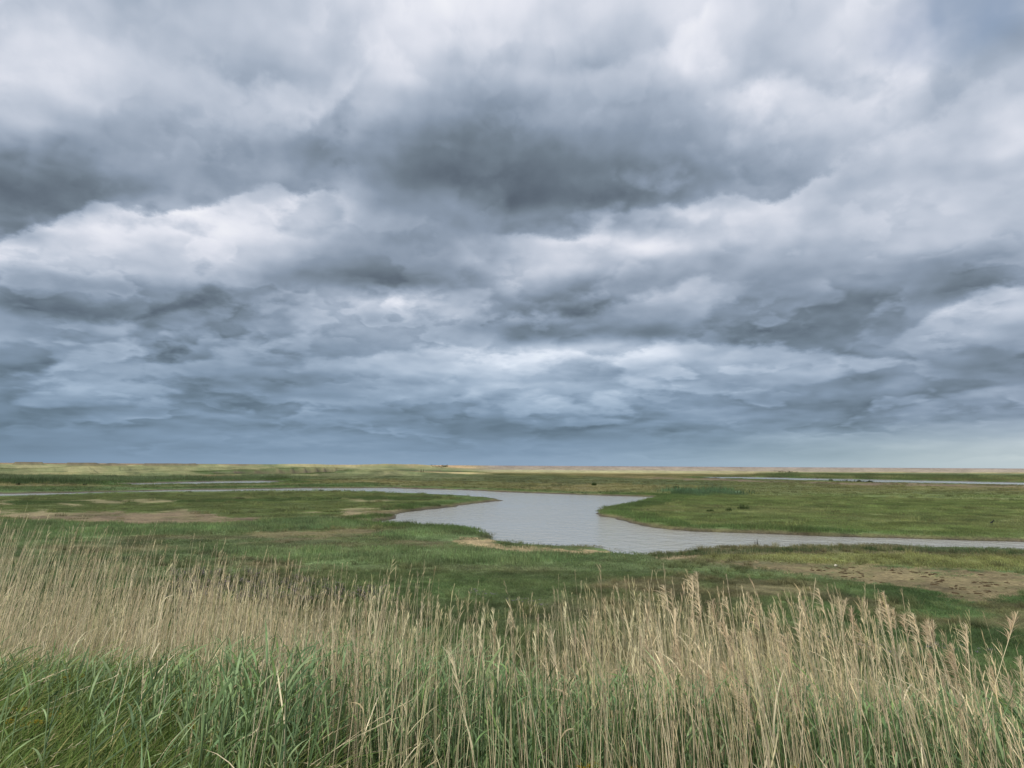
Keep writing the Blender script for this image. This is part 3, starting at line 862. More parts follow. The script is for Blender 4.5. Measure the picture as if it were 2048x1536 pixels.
P0 = np.stack([x[idx] + lxx[idx] * hs[idx] * u, y[idx] + lean[idx] * hs[idx] * u, g[idx] + hs[idx] * u * .82], -1)
nL = len(idx)
a = rng.random(nL) * 2 * np.pi
D = unit(np.stack([.45 * np.cos(a) + .08, .45 * np.sin(a) + .35, rng.uniform(.7, 1.5, nL)], -1))
bend = np.stack([.25 * np.cos(a), .25 * np.sin(a) + .25, rng.uniform(-.65, -.05, nL)], -1)
V1 = ribbons(P0, D, rng.uniform(.10, .26, nL), rng.uniform(.004, .0125, nL), bend, 5, green_tint(ns)[idx] * rng.uniform(.8, 1.2, (nL, 1)), base=.55)
t = np.linspace(0, 1, 4)
Cs = np.stack([x, y, g], -1)[:, None] + (np.stack([lxx * hs, lean * hs, hs * .85], -1))[:, None] * t[None, :, None]
V2 = tubes(Cs, np.full((ns, 4), .003), 3, green_tint(ns) * .9)
V, Fq, T_ = cat([V1, V2])
o = link('green_reed_leaves', np_mesh('green_reed_leaves', V, Fq, T_), M_leaf); o['kind'] = 'stuff'

# --- long grass on the bank, thick in the lower left
def bank_grass(n, fx, tintf, L0, L1, w0, w1, name, dr=.5):
    px, x, y = fx(n)
    L0 = L0; g = gz_at(x, y)
    P0 = np.stack([x, y, g - .02], -1)
    D = unit(np.stack([rng.normal(.1, .3, n), rng.normal(.1, .3, n), rng.uniform(.7, 1.3, n)], -1))
    bend = np.stack([rng.normal(.25, .3, n), rng.normal(.15, .3, n), -rng.uniform(.05, dr, n)], -1)
    V, Fq, T_ = ribbons(P0, D, rng.uniform(L0, L1, n), rng.uniform(w0, w1, n), bend, 5, tintf(n))
    T_ = T_ * (.5 if name == 'bank_undergrowth' else 1.0)  # undergrowth tint darkened to paint in the shade of the reed gaps
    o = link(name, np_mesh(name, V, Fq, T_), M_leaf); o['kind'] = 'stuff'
    return o
def gtint(n):
    a = CD(108, 132, 62, 1.15); b = CD(84, 108, 48, 1.05); c = CD(176, 164, 108, 1.2)
    return rng.dirichlet([1.2, 1.1, .45], n) @ np.stack([a, b, c])
def site_left(n):
    px = rng.uniform(-200, 900, n); y = rng.uniform(2.2, 5.2, n) - sstep(300, 900, px) * 0.6
    return px, y * (px - 1024) / F, y
def site_all(n):
    px = rng.uniform(-200, 2250, n)
    y = nearf(px) - .7 + rng.random(n) * (farf(px) - nearf(px) + 2.6)
    return px, y * (px - 1024) / F, y
bank_grass(24000, site_left, gtint, .25, .65, .004, .008, 'long_bank_grass')
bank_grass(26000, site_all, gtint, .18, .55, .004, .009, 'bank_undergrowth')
def seed_heads(n):
    px = rng.uniform(-150, 1100, n); y = rng.uniform(2.6, 4.8, n)
    x = y * (px - 1024) / F; g = gz_at(x, y)
    D = unit(np.stack([rng.normal(.25, .35, n), rng.normal(.1, .3, n), np.ones(n)], -1))
    bend = np.stack([rng.normal(.35, .25, n), rng.normal(0, .2, n), -rng.uniform(.15, .6, n)], -1)
    P0 = np.stack([x, y, g], -1); L = rng.uniform(.35, .8, n); t = dry_tint(n)
    st_ = ribbons(P0, D, L, np.full(n, .003), bend, 6, t, tip=.6)
    k = 10; idx = np.repeat(np.arange(n), k); u = np.tile(np.linspace(.82, 1, k), n)[:, None]
    Q = P0[idx] + L[idx][:, None] * (D[idx] * u + bend[idx] * u ** 2)
    dd = unit(D[idx] + 2 * bend[idx] + rng.normal(0, .35, (len(idx), 3)))
    hd = ribbons(Q, dd, rng.uniform(.015, .035, len(idx)), np.full(len(idx), .006), np.zeros((len(idx), 3)), 1, t[idx], tip=.3)
    V, Fq, T_ = cat([st_, hd])
    o = link('grass_seed_heads', np_mesh('grass_seed_heads', V, Fq, T_), M_dry); o['kind'] = 'stuff'
seed_heads(260)
bank_grass(6000, lambda n: (lambda p, yy: (p, yy * (p - 1024) / F, yy))(rng.uniform(-300, 2300, n), rng.uniform(1.0, 3.0, n)), gtint, .12, .3, .004, .007, 'crest_turf')

# ------------------------------------------------------------------ individual reeds: nearest, largest in view
def reed_variant(kind, k):
    """one stalk of unit geometry in metres, 1.8 m tall; stem, plume and leaves as separate meshes"""
    S = 9; t = np.linspace(0, 1, S); Lh = 1.8
    ln = .10 + .22 * rng.random(); lx = rng.normal(0, .05)
    D = unit(np.array([[lx, .45 * ln, 1.0]])); bend = np.array([[rng.normal(0, .04), .75 * ln, -.05]])
    Cc = np.zeros((1, 1, 3)) + Lh * (D[:, None] * t[None, :, None] + bend[:, None] * (t ** 2)[None, :, None])
    r = (.0025 if kind != 'thin' else .0022)
    Rr = (r * np.interp(t, [0, .8, 1], [1, .75, .4]))[None]
    tn = dry_tint(1)
    V, Fq, T_ = tubes(Cc, Rr, 5, tn)
    # nodes of the cane: slightly swollen rings
    stem = np_mesh('stem', V, Fq, T_, True); stem.materials.append(M_dryo)
    tip = Cc[:, -1]; dr = unit(Cc[:, -1] - Cc[:, -2])
    pt = (CD(214, 194, 158, 1.1) if k % 2 else CD(192, 170, 136, 1.1))[None] if kind == 'plume' else tn * .9
    if kind == 'plume':
        side = np.array([[-.5 - .5 * rng.random(), .5, 0.]])
        pp = plume_parts(tip, dr, np.array([rng.uniform(.11, .17)]), int(rng.integers(26, 50)), rng.uniform(.45, .9), pt, side)
        p2 = plume_parts(tip, dr, np.array([rng.uniform(.08, .16)]), 22, .4, pt * .85, side * np.array([[-.6, 1, 1]]))
        V, Fq, T_ = cat([pp, p2])
    else:
        V, Fq, T_ = plume_parts(tip, dr, np.array([rng.uniform(.13, .22)]), 16, .28, pt)
    plume = np_mesh('plume', V, Fq, T_); plume.materials.append(M_dryo)
    leaves = []
    for q in range(2 + k % 2):
        i = 1 + 2 * q + (k % 2)
        a = rng.random() * 6.28
        Dd = unit(np.array([[.5 * math.cos(a), .5 * math.sin(a) + .3, 1.]]))
        V, Fq, T_ = ribbons(Cc[:, i], Dd, np.array([rng.uniform(.12, .28)]), np.array([rng.uniform(.004, .008)]), np.array([[.3 * math.cos(a), .3 * math.sin(a) + .2, -rng.uniform(.2, .7)]]), 5, tn)
        lm = np_mesh('leaf', V, Fq, T_); lm.materials.append(M_dryo)
        leaves.append(lm)
    return stem, plume, leaves
variants = {kd: [reed_variant(kd, k) for k in range(14)] for kd in ('plume', 'thin')}
BANDS = [(130, 'at the left edge of the belt'), (330, 'in front of the pinkish bare ground at left'), (560, 'where the sea lavender begins at left'), (800, 'before the end of the sea lavender'),
         (1000, 'below the sandy creek shore'), (1180, 'left of the reeds under the inlet'), (1330, 'under the pointed creek inlet'), (1470, 'right of the inlet'), (1600, 'before the left tip of the bare brown patch'),
         (1720, 'below the pale stone'), (1810, 'before the middle of the bare brown patch'), (1920, 'before the widest part of the bare brown patch'), (9999, 'at the right edge of the belt')]
def band(px):
    return next(b for lim, b in BANDS if px < lim)
def place_reed(kind, px, y, ty, label, group):
    b = band(px)
    label = label + ' ' + b; group = group + ' ' + b
    x = y * (px - 1024) / F
    g = float(gz_at([x], [y])[0])
    tp = at_depth(px, ty, y * 1.06 + .25)
    Lh = min(max(tp[2] - g, 1.0), 2.6)
    stem, plume, leaves = random.choice(variants[kind])
    e = bpy.data.objects.new('reed', None); e.empty_display_size = .1
    col.objects.link(e)
    e.location = (x, y, g - .02)
    e.rotation_euler = (random.gauss(0, .05), random.gauss(0, .06), random.gauss(0, .35))
    s = Lh / 1.8
    e.scale = (1, 1, 1)
    tag(e, label, 'reed', group)
    st = bpy.data.objects.new('stem', stem); st.scale = (1, s, s)
    pm = bpy.data.objects.new('plume', plume)
    co = stem.vertices[len(stem.vertices) - 3].co
    # keep the plume at its own size: shift it to the scaled tip
    vs = np.zeros(len(stem.vertices) * 3, np.float32); stem.vertices.foreach_get('co', vs)
    tipc = vs.reshape(-1, 3)[-5:].mean(0)
    pm.location = (0, float(tipc[1]) * (s - 1), float(tipc[2]) * (s - 1))
    obs = [st, pm]
    for lm in leaves:
        lo = bpy.data.objects.new('leaf', lm); lo.scale = (1, s, s); obs.append(lo)
    for ob in obs:
        col.objects.link(ob); ob.parent = e

# distinct plumed reeds on the right, placed one by one
plumes = [(1421,1118),(1441,1130),(1352,1125),(1372,1150),(1478,1152),(1512,1158),(1543,1152),(1563,1146),(1533,1165),(1621,1156),(1642,1145),(1668,1160),(1711,1152),(1725,1162),(1735,1165),(1766,1178),(1773,1150),(1790,1158),(1821,1173),(1832,1180),(1836,1186),(1874,1194),(1884,1200),(1892,1205),(1972,1228),(1994,1232),(1930,1215),(1960,1262),(2010,1240),(2032,1262),(1690,1185),(1665,1198),(1530,1195),(1475,1208),(1455,1180),(1588,1186),(1605,1175),(1704,1210),(1810,1198),(1752,1200),(1905,1238),(1945,1258),(1635,1260),(1700,1300),(1745,1330),(1630,1315),(1575,1370),(1905,1300),(2040,1330),(1985,1310),(2015,1290),(1865,1260)]
for (qx, qy) in plumes:
    place_reed('plume', qx + random.gauss(0, 3) + 12, random.uniform(3.2, 4.2), qy - 14, 'tall reed with feathery brown plume', 'tall plumed reeds')
for i in range(110):
    qx = rng.uniform(680, 1420)
    place_reed('thin', qx, float(rng.uniform(3.2, 4.8)), float(np.interp(qx, TOPX, TOPY)) + abs(rng.normal(0, 60)), 'straight dry reed with narrow head', 'narrow headed reeds')
for i in range(70):
    qx = rng.uniform(-20, 680)
    place_reed('thin', qx, float(rng.uniform(5.8, 7.6)), float(np.interp(qx, TOPX, TOPY)) + abs(rng.normal(0, 50)), 'pale dry reed leaning right', 'leaning reeds')
for i in range(60):
    qx = rng.uniform(1420, 2060)
    place_reed('plume' if i % 3 == 1 else 'thin', qx, float(rng.uniform(3.0, 4.4)), float(np.interp(qx, TOPX, TOPY)) + 40 + abs(rng.normal(0, 90)), ('short plumed reed' if i % 3 == 1 else 'short narrow headed reed') + ' among taller ones', 'short reeds' if i % 3 == 1 else 'short narrow headed reeds')

# ------------------------------------------------------------------ small things
def clump_mesh(name, n, R, h, w, tint, lean=.2, S=4, up=1.0):
    r = R * np.sqrt(rng.random(n)); a = rng.random(n) * 6.28
    P0 = np.stack([r * np.cos(a), r * np.sin(a), 0 * r - .03], -1)
    D = unit(np.stack([np.cos(a) * r / R * .35, np.sin(a) * r / R * .35, np.full(n, up)], -1) + rng.normal(0, .12, (n, 3)))
    L = h * (1 - .5 * (r / R) ** 2) * rng.uniform(.6, 1.1, n)
    V, Fq, T_ = ribbons(P0, D, L, w * rng.uniform(.7, 1.3, n), rng.normal(0, lean, (n, 3)) + np.array([.1, 0, -.1]), S, np.tile(tint, (n, 1)) * rng.uniform(.7, 1.3, (n, 1)))
    return np_mesh(name, V, Fq, T_)

def put_clump(name, cat_, px, py, wpx, hpx, label, tint, group=None, n=120, z=None, water=False):
    zz_ = WL if water else 0.0
    p = at(px, py, zz_)
    dist = p[1]; R = wpx / F * dist / 2; h = hpx / F * dist
    g = float(gz_at([p[0]], [p[1]])[0])
    me = clump_mesh(name, n, R, h, max(.5 / F * dist * 1.3, .008), tint)
    o = link(name, me, M_leaf)
    o.location = (p[0], p[1], max(g, -0.6))
    return tag(o, label, cat_, group)
DGc = C(50, 66, 34, 1.0); MGc = C(70, 90, 46, 1.0)
for (a, b, w_, h_, lab) in [
    (1487,1019,22,13,'largest dark green tussock on the right marsh north of the creek'),
    (1457,1022,12,9,'small grass tussock just right of another in the marsh, third of three'),
    (1420,1023,14,8,'wide low tussock at the left of three on the right marsh'),
    (1188,971,8,8,'dark tussock standing out on the flat marsh beyond the creek'),
    (1352,976,12,6,'low dark tussock left of the bluish reed patch beyond the creek'),
    (1391,1104,16,8,'rounded green tussock on the near creek bank by the inlet'),
    (1570,1101,60,12,'long raised green tussock on the near creek bank'),
    (1735,1100,44,12,'leafy green mound in the middle of the near creek bank'),
    (1800,1101,26,9,'small green mound right of the leafy mound on the near bank'),
    (1975,1106,18,9,'dark small tussock at the water near the right edge'),
    (800,1036,26,7,'brownish tuft of plants on the tongue tip at the left shore')]:
    put_clump('tussock', 'tussock', a, b, w_, h_, lab, MGc, n=160)
for (a, b, w_, h_, lab) in [
    (1700,963,76,7,'widest dark reed islet in the right lagoon'),
    (1661,962,8,7,'tiny dark reed islet at the left end of the widest one'),
    (1718,963.5,9,6,'narrow reed islet just right of the widest one'),
    (1739,964,12,6,'last small reed islet at the right of the row in the lagoon'),
    (1548,960,60,4,'flat dark islet in the left part of the right lagoon'),
    (1478,958.5,22,3,'thin dark islet at the left end of the lagoon'),
    (1432,957,16,4,'dark tuft at the left tip of the lagoon')]:
    put_clump('reed_islet', 'islet', a, b, w_, h_, lab, DGc, 'reed islets in the far lagoon', n=260, water=True)

# shrubs far off: stem + leaf cloud of small faces
def shrub(px, py, wpx, hpx, label, tint, group=None, base_z=None):
    p = at(px, py, 0.0); d = p[1]
    Wm, Hm = wpx / F * d, hpx / F * d
    g = float(gz_at([p[0]], [p[1]])[0])
    e = bpy.data.objects.new('shrub', None); col.objects.link(e); e.location = (p[0], p[1], g)
    tag(e, label, 'shrub', group)
    n = 420
    nc = 9
    cc_ = np.stack([rng.uniform(-.42, .42, nc) * Wm, rng.uniform(-.25, .25, nc) * Wm, rng.uniform(.3, .7, nc) * Hm], -1)
    ci = rng.integers(0, nc, n)
    v = rng.normal(0, 1, (n, 3)); v = v / np.linalg.norm(v, axis=1, keepdims=True) * (rng.random((n, 1)) ** .4)
    P = cc_[ci] + v * np.array([Wm * .16, Wm * .14, Hm * .34])
    P[:, 2] = np.abs(P[:, 2])
    L = np.full(n, Hm * .16)
    V, Fq, T_ = ribbons(P, unit(rng.normal(0, 1, (n, 3))), L, L * .6, np.zeros((n, 3)), 1, np.tile(tint, (n, 1)) * rng.uniform(.6, 1.3, (n, 1)), tip=.5)
    link('foliage', np_mesh('foliage', V, Fq, T_), M_leaf, e)
    ns_ = 7
    xs = rng.uniform(-.35, .35, ns_) * Wm
    Cc = np.stack([np.stack([xs, 0 * xs, 0 * xs - .1], -1), np.stack([xs * 1.1, 0 * xs, 0 * xs + Hm * .6], -1)], 1)
    V, Fq, T_ = tubes(Cc, np.full((ns_, 2), Hm * .03), 4, np.tile(C(80, 66, 50), (ns_, 1)))
    link('branches', np_mesh('branches', V, Fq, T_), M_dry, e)
for a in [(345,935,28,6,'dark green shrub on the dune left of centre, widest there',DGc),
          (302,935,14,4,'small shrub on the dune slope left of the widest one',DGc),
          (188,933,6,3,'single dark bush on the far left dune slope',DGc),
          (890,936,14,6,'green bush at the right end of the fallen timbers',MGc),
          (1578,948,42,7,'dark hedge like bush above the lagoon at right',DGc),
          (1745,950,34,5,'low dark bush right of the hedge like bush',DGc),
          (1950,953,60,6,'long dark bush near the right edge above the lagoon',DGc),
          (1560,943.5,26,3,'thin dark scrub on the shingle above the hedge like bush',DGc),
          (170,971,8,4,'small dark bush between the two left creeks',DGc),
          (36,970,10,5,'dark bush at far left on the creek bank',DGc)]:
    shrub(*a)

# timbers and posts on the far dune
M_wood = plain_mat('weathered_wood', rgb(70, 60, 48), .85, 6)
M_pale = plain_mat('pale_post', rgb(190, 176, 140), .85, 6)
def post(px, py, hpx, wpx, label, mat=None, group=None, tilt=0.0, name='wooden_post', cat_='post'):
    p = at(px, py, 0.0); d = p[1]
    g = float(gz_at([p[0]], [p[1]])[0])
    h = hpx / F * d; r = max(wpx / F * d / 2, .03)
    zz_ = np.array([-.3, 0, h * .5, h * .97, h])
    Cc = np.stack([tilt * zz_, 0 * zz_, zz_], -1)[None]
    V, Fq, _ = tubes(Cc, np.array([[r, r, r * .95, r * .9, r * .4]]), 7)
    o = link(name, np_mesh(name, V, Fq, None, False), mat or M_wood); o.location = (p[0], p[1], g)
    return tag(o, label, cat_, group)
post(842, 948.5, 6, 1.6, 'left of two dark posts on the near edge of the far pool')
post(846, 948.5, 6, 1.4, 'right of two dark posts on the near edge of the far pool', tilt=.08)
for i, q in enumerate([866, 870, 879, 882, 886]):
    post(q, 938.5, 2.6, 1.2, 'short dark post in the row below the fallen timbers on the dune', group='posts below the timbers')
post(1507, 949, 5, 1.6, 'pale upright post beside low dark planks before the shingle', M_pale)
def beam(pa, pb, thick, label, n=1):
    A = at_depth(*pa); B = at_depth(*pb)
    t = np.linspace(0, 1, 6)[:, None]
    Cc = (A * (1 - t) + B * t)[None]
    e = bpy.data.objects.new('fallen_timber', None); col.objects.link(e); e.location = tuple(A)
    tag(e, label, 'timber')
    V, Fq, _ = tubes(Cc - A, np.full((1, 6), thick) * np.array([[1, 1.1, .95, 1.05, .9, .6]]), 6)
    link('beam', np_mesh('beam', V, Fq), M_wood, e)
    for s in (.15, .5, .85):
        b = A * (1 - s) + B * s
        g = float(gz_at([b[0]], [b[1]])[0])
        Cp = np.array([[b - A, [b[0] - A[0], b[1] - A[1], (b[2] - A[2]) - .9]]])
        V, Fq, _ = tubes(Cp, np.full((1, 2), thick * .6), 5)
        link('prop', np_mesh('prop', V, Fq), M_wood, e)
beam((860, 929, 640), (880, 931.5, 640), .35, 'upper dark timber sloping down over the far dune top')
beam((862, 931, 630), (886, 934, 630), .3, 'lower dark timber sloping below the upper one on the dune')
for i, (q, w_) in enumerate([(1514, 5), (1520, 6), (1529, 8)]):
    p = at(q, 948.5); d = p[1]; s = w_ / F * d
    Cc = np.array([[[-s / 2, 0, .5], [0, 0, .62], [s / 2, 0, .45]]])
    V, Fq, _ = tubes(Cc, np.array([[.25, .3, .2]]), 5)
    o = link('plank', np_mesh('plank', V, Fq), M_wood); o.location = (p[0], p[1], float(gz_at([p[0]], [p[1]])[0]) - .15)
    tag(o, ['shortest dark plank right beside the pale post', 'middle of three dark planks right of the pale post', 'longest dark plank, farthest right of the pale post'][i], 'plank')

# crow on the right marsh
def bird(px, py, hpx):
    p = at(px, py, 0.05); d = p[1]; s = hpx / F * d / .34
    e = bpy.data.objects.new('crow', None); col.objects.link(e)
    e.location = (p[0], p[1], float(gz_at([p[0]], [p[1]])[0]) + .10); e.scale = (s, s, s); e.rotation_euler = (0, 0, .3)
    tag(e, 'black crow standing on the green marsh near the right edge', 'bird')
    pts = np.array([[.27, 0, .30], [.22, 0, .305], [.17, 0, .315], [.13, 0, .315], [.09, 0, .28], [.04, 0, .22], [-.03, 0, .17], [-.11, 0, .14], [-.19, 0, .11], [-.30, 0, .07]])
    rr = np.array([.004, .012, .035, .040, .038, .062, .07, .055, .03, .012])
    K = 10; V = []; 
    for (c, r) in zip(pts, rr):
        for k in range(K):
            a = 2 * math.pi * k / K
            V.append([c[0] + .4 * r * math.cos(a), r * math.sin(a), c[2] + r * math.cos(a)])
    Fq = [[i * K + k, i * K + (k + 1) % K, (i + 1) * K + (k + 1) % K, (i + 1) * K + k] for i in range(len(pts) - 1) for k in range(K)]
    mb = plain_mat('black_feathers', (.008, .008, .010, 1), .45, 30)
    link('body', np_mesh('body', V, Fq, None, True), mb, e)
    for sgn in (-1, 1):
        Cc = np.array([[[.06, sgn * .055, .22], [-.04, sgn * .075, .18], [-.16, sgn * .05, .12], [-.27, sgn * .02, .075]]])
        V, Fq, _ = tubes(Cc, np.array([[.02, .038, .028, .006]]), 6)
        link('wing', np_mesh('wing', V, Fq, None, True), mb, e)
        Cc = np.array([[[-.02, sgn * .03, .15], [.0, sgn * .03, .07], [-.01, sgn * .03, -.05]]])
        V, Fq, _ = tubes(Cc, np.array([[.014, .007, .005]]), 5)
        link('leg', np_mesh('leg', V, Fq), mb, e)
bird(1985, 1049, 8)

# clods and litter lumps on the bare patch, and the pale stone
M_clod = plain_mat('dark_clods', rgb(86, 70, 50), .95, 9, .5, .8)
M_stone = plain_mat('pale_stone', rgb(214, 206, 184), .8, 9, .15)
def lump(name, R, flat, mat):
    nu, nv = 9, 6; V = []; ph = rng.random(4) * 6
    for j in range(nv):
        th = math.pi * j / (nv - 1)
        for i in range(nu):
            a = 2 * math.pi * i / nu
            r = R * (1 + .25 * math.sin(2 * a + ph[0]) + .15 * math.sin(3 * a + ph[1] + 2 * th) + .1 * rng.normal())
            V.append([r * math.sin(th) * math.cos(a), .75 * r * math.sin(th) * math.sin(a), R * flat * math.cos(th) * (1 + .2 * math.sin(a * 2 + ph[2]))])
    Fq = [[j * nu + i, j * nu + (i + 1) % nu, (j + 1) * nu + (i + 1) % nu, (j + 1) * nu + i] for j in range(nv - 1) for i in range(nu)]
    me = np_mesh(name, V, Fq); me.materials.append(mat)
    return me
clods = [lump('soil_clod', .10, .4, M_clod) for _ in range(8)]
BP = np.array([(1454,1126),(1621,1132),(1741,1131),(1826,1139),(2048,1149),(2048,1188),(1929,1200),(1861,1182),(1775,1170),(1690,1158),(1587,1146),(1485,1137)], float)
cnt = 0; tries = 0
cents = [(1640,1138),(1670,1150),(1715,1157),(1790,1137),(1880,1160),(1925,1175),(1980,1170),(1700,1140),(1480,1128),(1960,1186),(1850,1150)]
while cnt < 130 and tries < 5000:
    tries += 1
    if random.random() < .6:
        c = random.choice(cents); q = (random.gauss(c[0], 18), random.gauss(c[1], 4))
    else:
        q = (random.uniform(1460, 2048), random.uniform(1126, 1200))
    if sdist(np.array([q[0]]), np.array([q[1]]), BP)[0] < 2: continue
    p = at(*q); s = random.uniform(.35, 1.35) ** 1.2
    o = bpy.data.objects.new('soil_clod', random.choice(clods)); col.objects.link(o)
    o.location = (p[0], p[1], float(gz_at([p[0]], [p[1]])[0]) + .01)
    o.scale = (s, s * .7, s * .45); o.rotation_euler = (0, 0, random.random() * 6)
    big_ = 'large' if s > 1.05 else 'small'
    wh = 'left tip' if q[0] < 1600 else 'stone side' if q[0] < 1730 else 'middle' if q[0] < 1860 else 'wide part' if q[0] < 1960 else 'right end'
    tag(o, '%s dark clod lying on the %s of the bare brown patch' % (big_, wh), 'clod', '%s clods on the %s of the bare patch' % (big_, wh)); cnt += 1
st = link('pale_stone', lump('pale_stone', .09, .6, M_stone)); p = at(1671, 1133)
st.location = (p[0], p[1], float(gz_at([p[0]], [p[1]])[0]) + .05)
tag(st, 'single pale stone at the grassy edge of the bare brown patch', 'stone')

# plants standing in the shallows
def sprig(px, py, hpx, label, n=5, tint=C(84, 92, 78, 1), spread=.08, w=.012, lean=.1):
    p = at(px, py, WL); h = hpx / F * p[1]
    P0 = np.stack([rng.normal(0, spread, n), rng.normal(0, spread, n), np.full(n, -.25)], -1)
    D = unit(np.stack([rng.normal(0, lean, n), rng.normal(0, lean, n), np.ones(n)], -1))
    V, Fq, T_ = ribbons(P0, D, (h + .25) * rng.uniform(.75, 1.1, n), np.full(n, w), rng.normal(0, .06, (n, 3)), 4, np.tile(tint, (n, 1)))
    o = link('water_plant', np_mesh('water_plant', V, Fq, T_), M_leaf); o.location = (p[0], p[1], WL)
    return tag(o, label, 'water plant')
sprig(1081, 1091, 11, 'tallest grey green sprig standing in the shallows off the sandy shore', 7, spread=.05)
sprig(1075, 1092, 9, 'sprig just left of the tallest in the shallows off the sandy shore', 6, spread=.05)
sprig(1069, 1091.5, 7, 'short sprig second from the tallest in the sandy shallows', 4, spread=.04)
sprig(1111, 1093, 7, 'lone sprig right of the sprig cluster in the sandy shallows', 3, spread=.03)
sprig(1063, 1090, 7, 'faint thin sprig at the left of the sandy shore cluster', 3, spread=.04, w=.007)
sprig(1032, 1074, 9, 'thin single stalk in open water above the sandy shore', 2, spread=.02, w=.008)
sprig(1161, 1095, 5, 'tiny sprig at the water edge right of the sandy shore', 3, spread=.03)
sprig(1513, 1092, 16, 'dark bushy stalk standing in the creek before the near bank', 14, C(52, 48, 36, 1), .07, .02, .12)
sprig(1389, 1070, 5, 'small stalk in the creek close under the far bank', 3, spread=.03)
sprig(1260, 1096, 8, 'pair of thin stalks in the water near the inlet tip', 3, spread=.05, w=.007)
sprig(1432, 1083, 6, 'thin slanting stalk in the creek left of the dark bushy one', 3, spread=.04, w=.008)

# flowering plants
M_yel = leaf_mat('yellow_flowers', color=rgb(168, 142, 30, 1.0), trans=.2)
M_pur = leaf_mat('purple_flowers', color=rgb(150, 126, 156, 1.0), trans=.2)
M_stalk = leaf_mat('flower_stalks', color=rgb(98, 108, 58, 1.0), trans=.1)
def umbel_plant(name, cat_, px, ty, y, label, mat, nbr=7, spread=.12, hd=.03, group=None, small=False, nf=34):
    x = y * (px - 1024) / F
    g = float(gz_at([x], [y])[0])
    tz = at_depth(px, ty, y)[2]; Hh = max(tz - g, .25)
    e = bpy.data.objects.new(name, None); col.objects.link(e); e.location = (x, y, g)
    tag(e, label, cat_, group)
    tops = np.stack([rng.normal(0, spread, nbr), rng.normal(0, spread, nbr), Hh * rng.uniform(.82, 1.0, nbr)], -1)
    fork = np.array([.02, .0, Hh * .55])
    Cc = np.stack([np.tile(fork * .0, (nbr, 1)), np.tile(fork, (nbr, 1)), fork * .4 + tops * .6 + np.array([0, 0, .0]), tops], 1)
    V, Fq, T_ = tubes(Cc, np.tile(np.array([[.005, .004, .0025, .0015]]), (nbr, 1)), 4)
    link('stalk', np_mesh('stalk', V, Fq), M_stalk, e)
    for tp in tops:
        r = hd * (.7 + .6 * rng.random()); a = rng.random(nf) * 6.28; q = np.sqrt(rng.random(nf)) * r
        P0 = tp + np.stack([q * np.cos(a), q * np.sin(a), rng.normal(0, .2, nf) * r], -1)
        V, Fq, T_ = ribbons(P0, unit(np.stack([np.cos(a), np.sin(a), .6 + 0 * a], -1)), np.full(nf, r * .35), np.full(nf, r * .22), np.zeros((nf, 3)), 1, None, tip=.6)
        link('flower_head', np_mesh('flower_head', V, Fq), mat, e)
    if not small:
        for q in range(5):
            u = .15 + .12 * q; a = rng.random() * 6.28
            V, Fq, T_ = ribbons(np.array([fork * u * 1.6]), unit(np.array([[math.cos(a), math.sin(a), .7]])), np.array([.14]), np.array([.025]), np.array([[0, 0, -.4]]), 4, None)
            link('leaf', np_mesh('leaf', V, Fq), M_stalk, e)
for a in [(435,1388,4.3,'yellow flowered plant with a forked stem low in the left grass'),
          (385,1308,5.2,'tall yellow green flowered plant among the left reeds'),
          (470,1398,4.4,'yellow flowered plant just right of the forked one'),
          (190,1342,4.9,'yellow tinged plant in the far left grass, middle height'),
          (95,1420,4.1,'small yellow flowered plant low in the left corner grass'),
          (425,1440,3.9,'lowest yellow plant with orange stems in the left grass'),
          (60,1318,5.2,'yellowish plant near the left edge under the reeds'),
          (1216,1520,3.3,'yellow flower head at the bottom edge right of centre'),
          (1262,1522,3.3,'second yellow flower at the bottom edge just right of another'),
          (1592,1528,3.2,'bright yellow flower at the bottom edge under the right reeds')]:
    umbel_plant('yellow_flowered_plant', 'flower', a[0], a[1], a[2], a[3], M_yel, 8, .07, .022)
for i, a in enumerate([(1625,1268),(1640,1266),(1712,1286),(1738,1288),(1765,1298),(1850,1280),(1838,1292),(1945,1296),(1870,1288),(1520,1248),(945,1178),(960,1184),(1055,1200),(1030,1196),(985,1186),(1078,1208)]):
    umbel_plant('sea_aster', 'flower', a[0], a[1], float(at(a[0], a[1], .55)[1]), 'pale purple sea aster flowering behind the reeds, %s' % ('right part of the bank' if a[0] > 1400 else 'middle of the bank'), M_pur, 7, .14, .04, 'purple sea asters on the %s' % ('right' if a[0] > 1400 else 'middle'), True, 12)
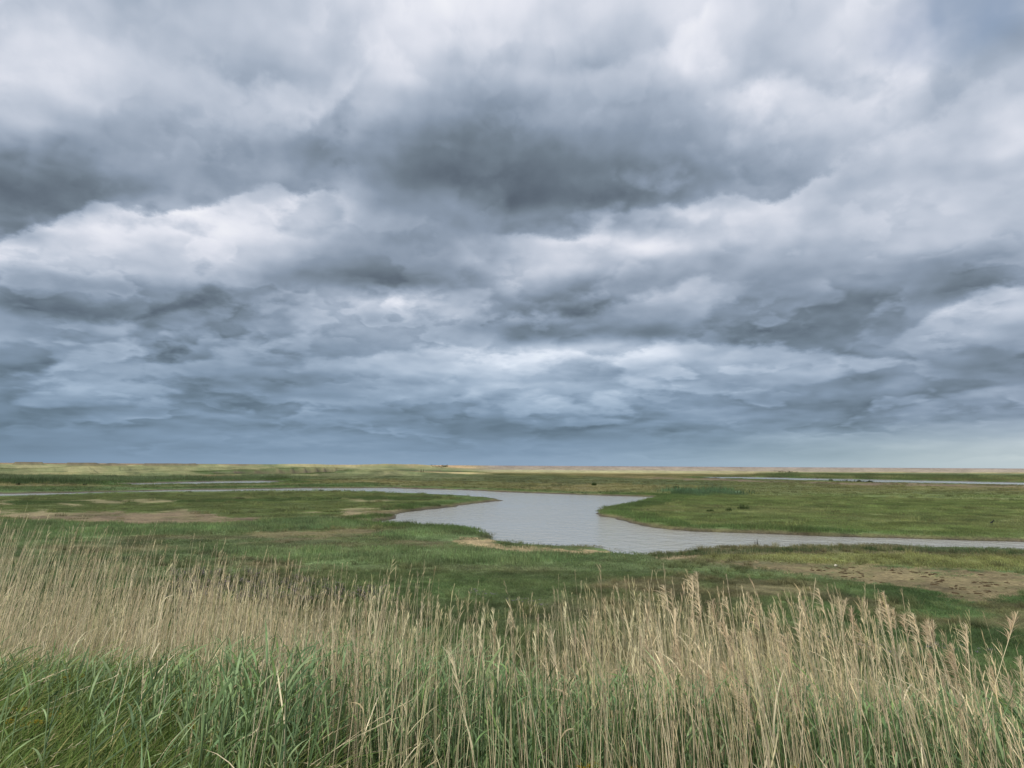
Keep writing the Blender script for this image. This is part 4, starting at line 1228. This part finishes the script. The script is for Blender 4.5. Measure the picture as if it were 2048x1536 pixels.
# the dense patch of sea lavender at left
pts = []
while len(pts) < 260:
    q = (random.uniform(330, 800), random.uniform(1118, 1185))
    top = np.interp(q[0], [330, 500, 800], [1124, 1128, 1168])
    if q[1] < top: continue
    pts.append(q)
pts = np.array([at(q[0], q[1], 0.4) for q in pts]); n = len(pts)
g = gz_at(pts[:, 0], pts[:, 1])
nb = 16; idx = np.repeat(np.arange(n), nb)
base = np.stack([pts[idx, 0], pts[idx, 1], g[idx]], -1)
D = unit(np.stack([rng.normal(0, .35, len(idx)), rng.normal(0, .35, len(idx)), np.ones(len(idx))], -1))
Ls = rng.uniform(.12, .30, len(idx))
A1 = ribbons(base, D, Ls, np.full(len(idx), .014), rng.normal(0, .1, (len(idx), 3)), 2, np.tile(C(78, 88, 56, 1.4), (len(idx), 1)))
tp = base + D * Ls[:, None]
nf = 3; id2 = np.repeat(np.arange(len(idx))[rng.random(len(idx)) < .35], nf)
A2 = ribbons(tp[id2] + rng.normal(0, .03, (len(id2), 3)), unit(rng.normal(0, 1, (len(id2), 3))), np.full(len(id2), .035), np.full(len(id2), .022), np.zeros((len(id2), 3)), 1, np.tile(C(150, 132, 146, 1.0), (len(id2), 1)) * rng.uniform(.6, 1.2, (len(id2), 1)), tip=.7)
V, Fq, T_ = cat([A1, A2])
o = link('sea_lavender', np_mesh('sea_lavender', V, Fq, T_), M_leaf); o['kind'] = 'stuff'

# thin fringe of stalks along the near bank and inlet
xs = np.concatenate([rng.uniform(1310, 2048, 900), rng.uniform(1000, 1060, 60), rng.uniform(740, 990, 200)])
ys = np.interp(xs, [740, 851, 919, 953, 990, 1000, 1060, 1302, 1380, 1485, 1690, 1792, 2048], [1053, 1056, 1060, 1066, 1076, 1087, 1093, 1116, 1108, 1103, 1099, 1100, 1109]) + rng.uniform(-1, 5, len(xs))
q = at(xs, ys, 0.0); n = len(q)
g = np.maximum(gz_at(q[:, 0], q[:, 1]), -.5)
P0 = np.stack([q[:, 0], q[:, 1], g - .03], -1)
idx = np.repeat(np.arange(n), 4)
V, Fq, T_ = ribbons(P0[idx] + np.stack([rng.normal(0, .07, len(idx)), rng.normal(0, .07, len(idx)), 0 * idx], -1), unit(np.stack([rng.normal(0, .15, len(idx)), rng.normal(0, .15, len(idx)), np.ones(len(idx))], -1)),
    rng.uniform(.12, .36, len(idx)), np.full(len(idx), .010), rng.normal(0, .12, (len(idx), 3)), 3, np.tile(C(84, 108, 66, 1), (len(idx), 1)) * rng.uniform(.7, 1.3, (len(idx), 1)))
o = link('bank_fringe_grass', np_mesh('bank_fringe_grass', V, Fq, T_), M_leaf); o['kind'] = 'stuff'
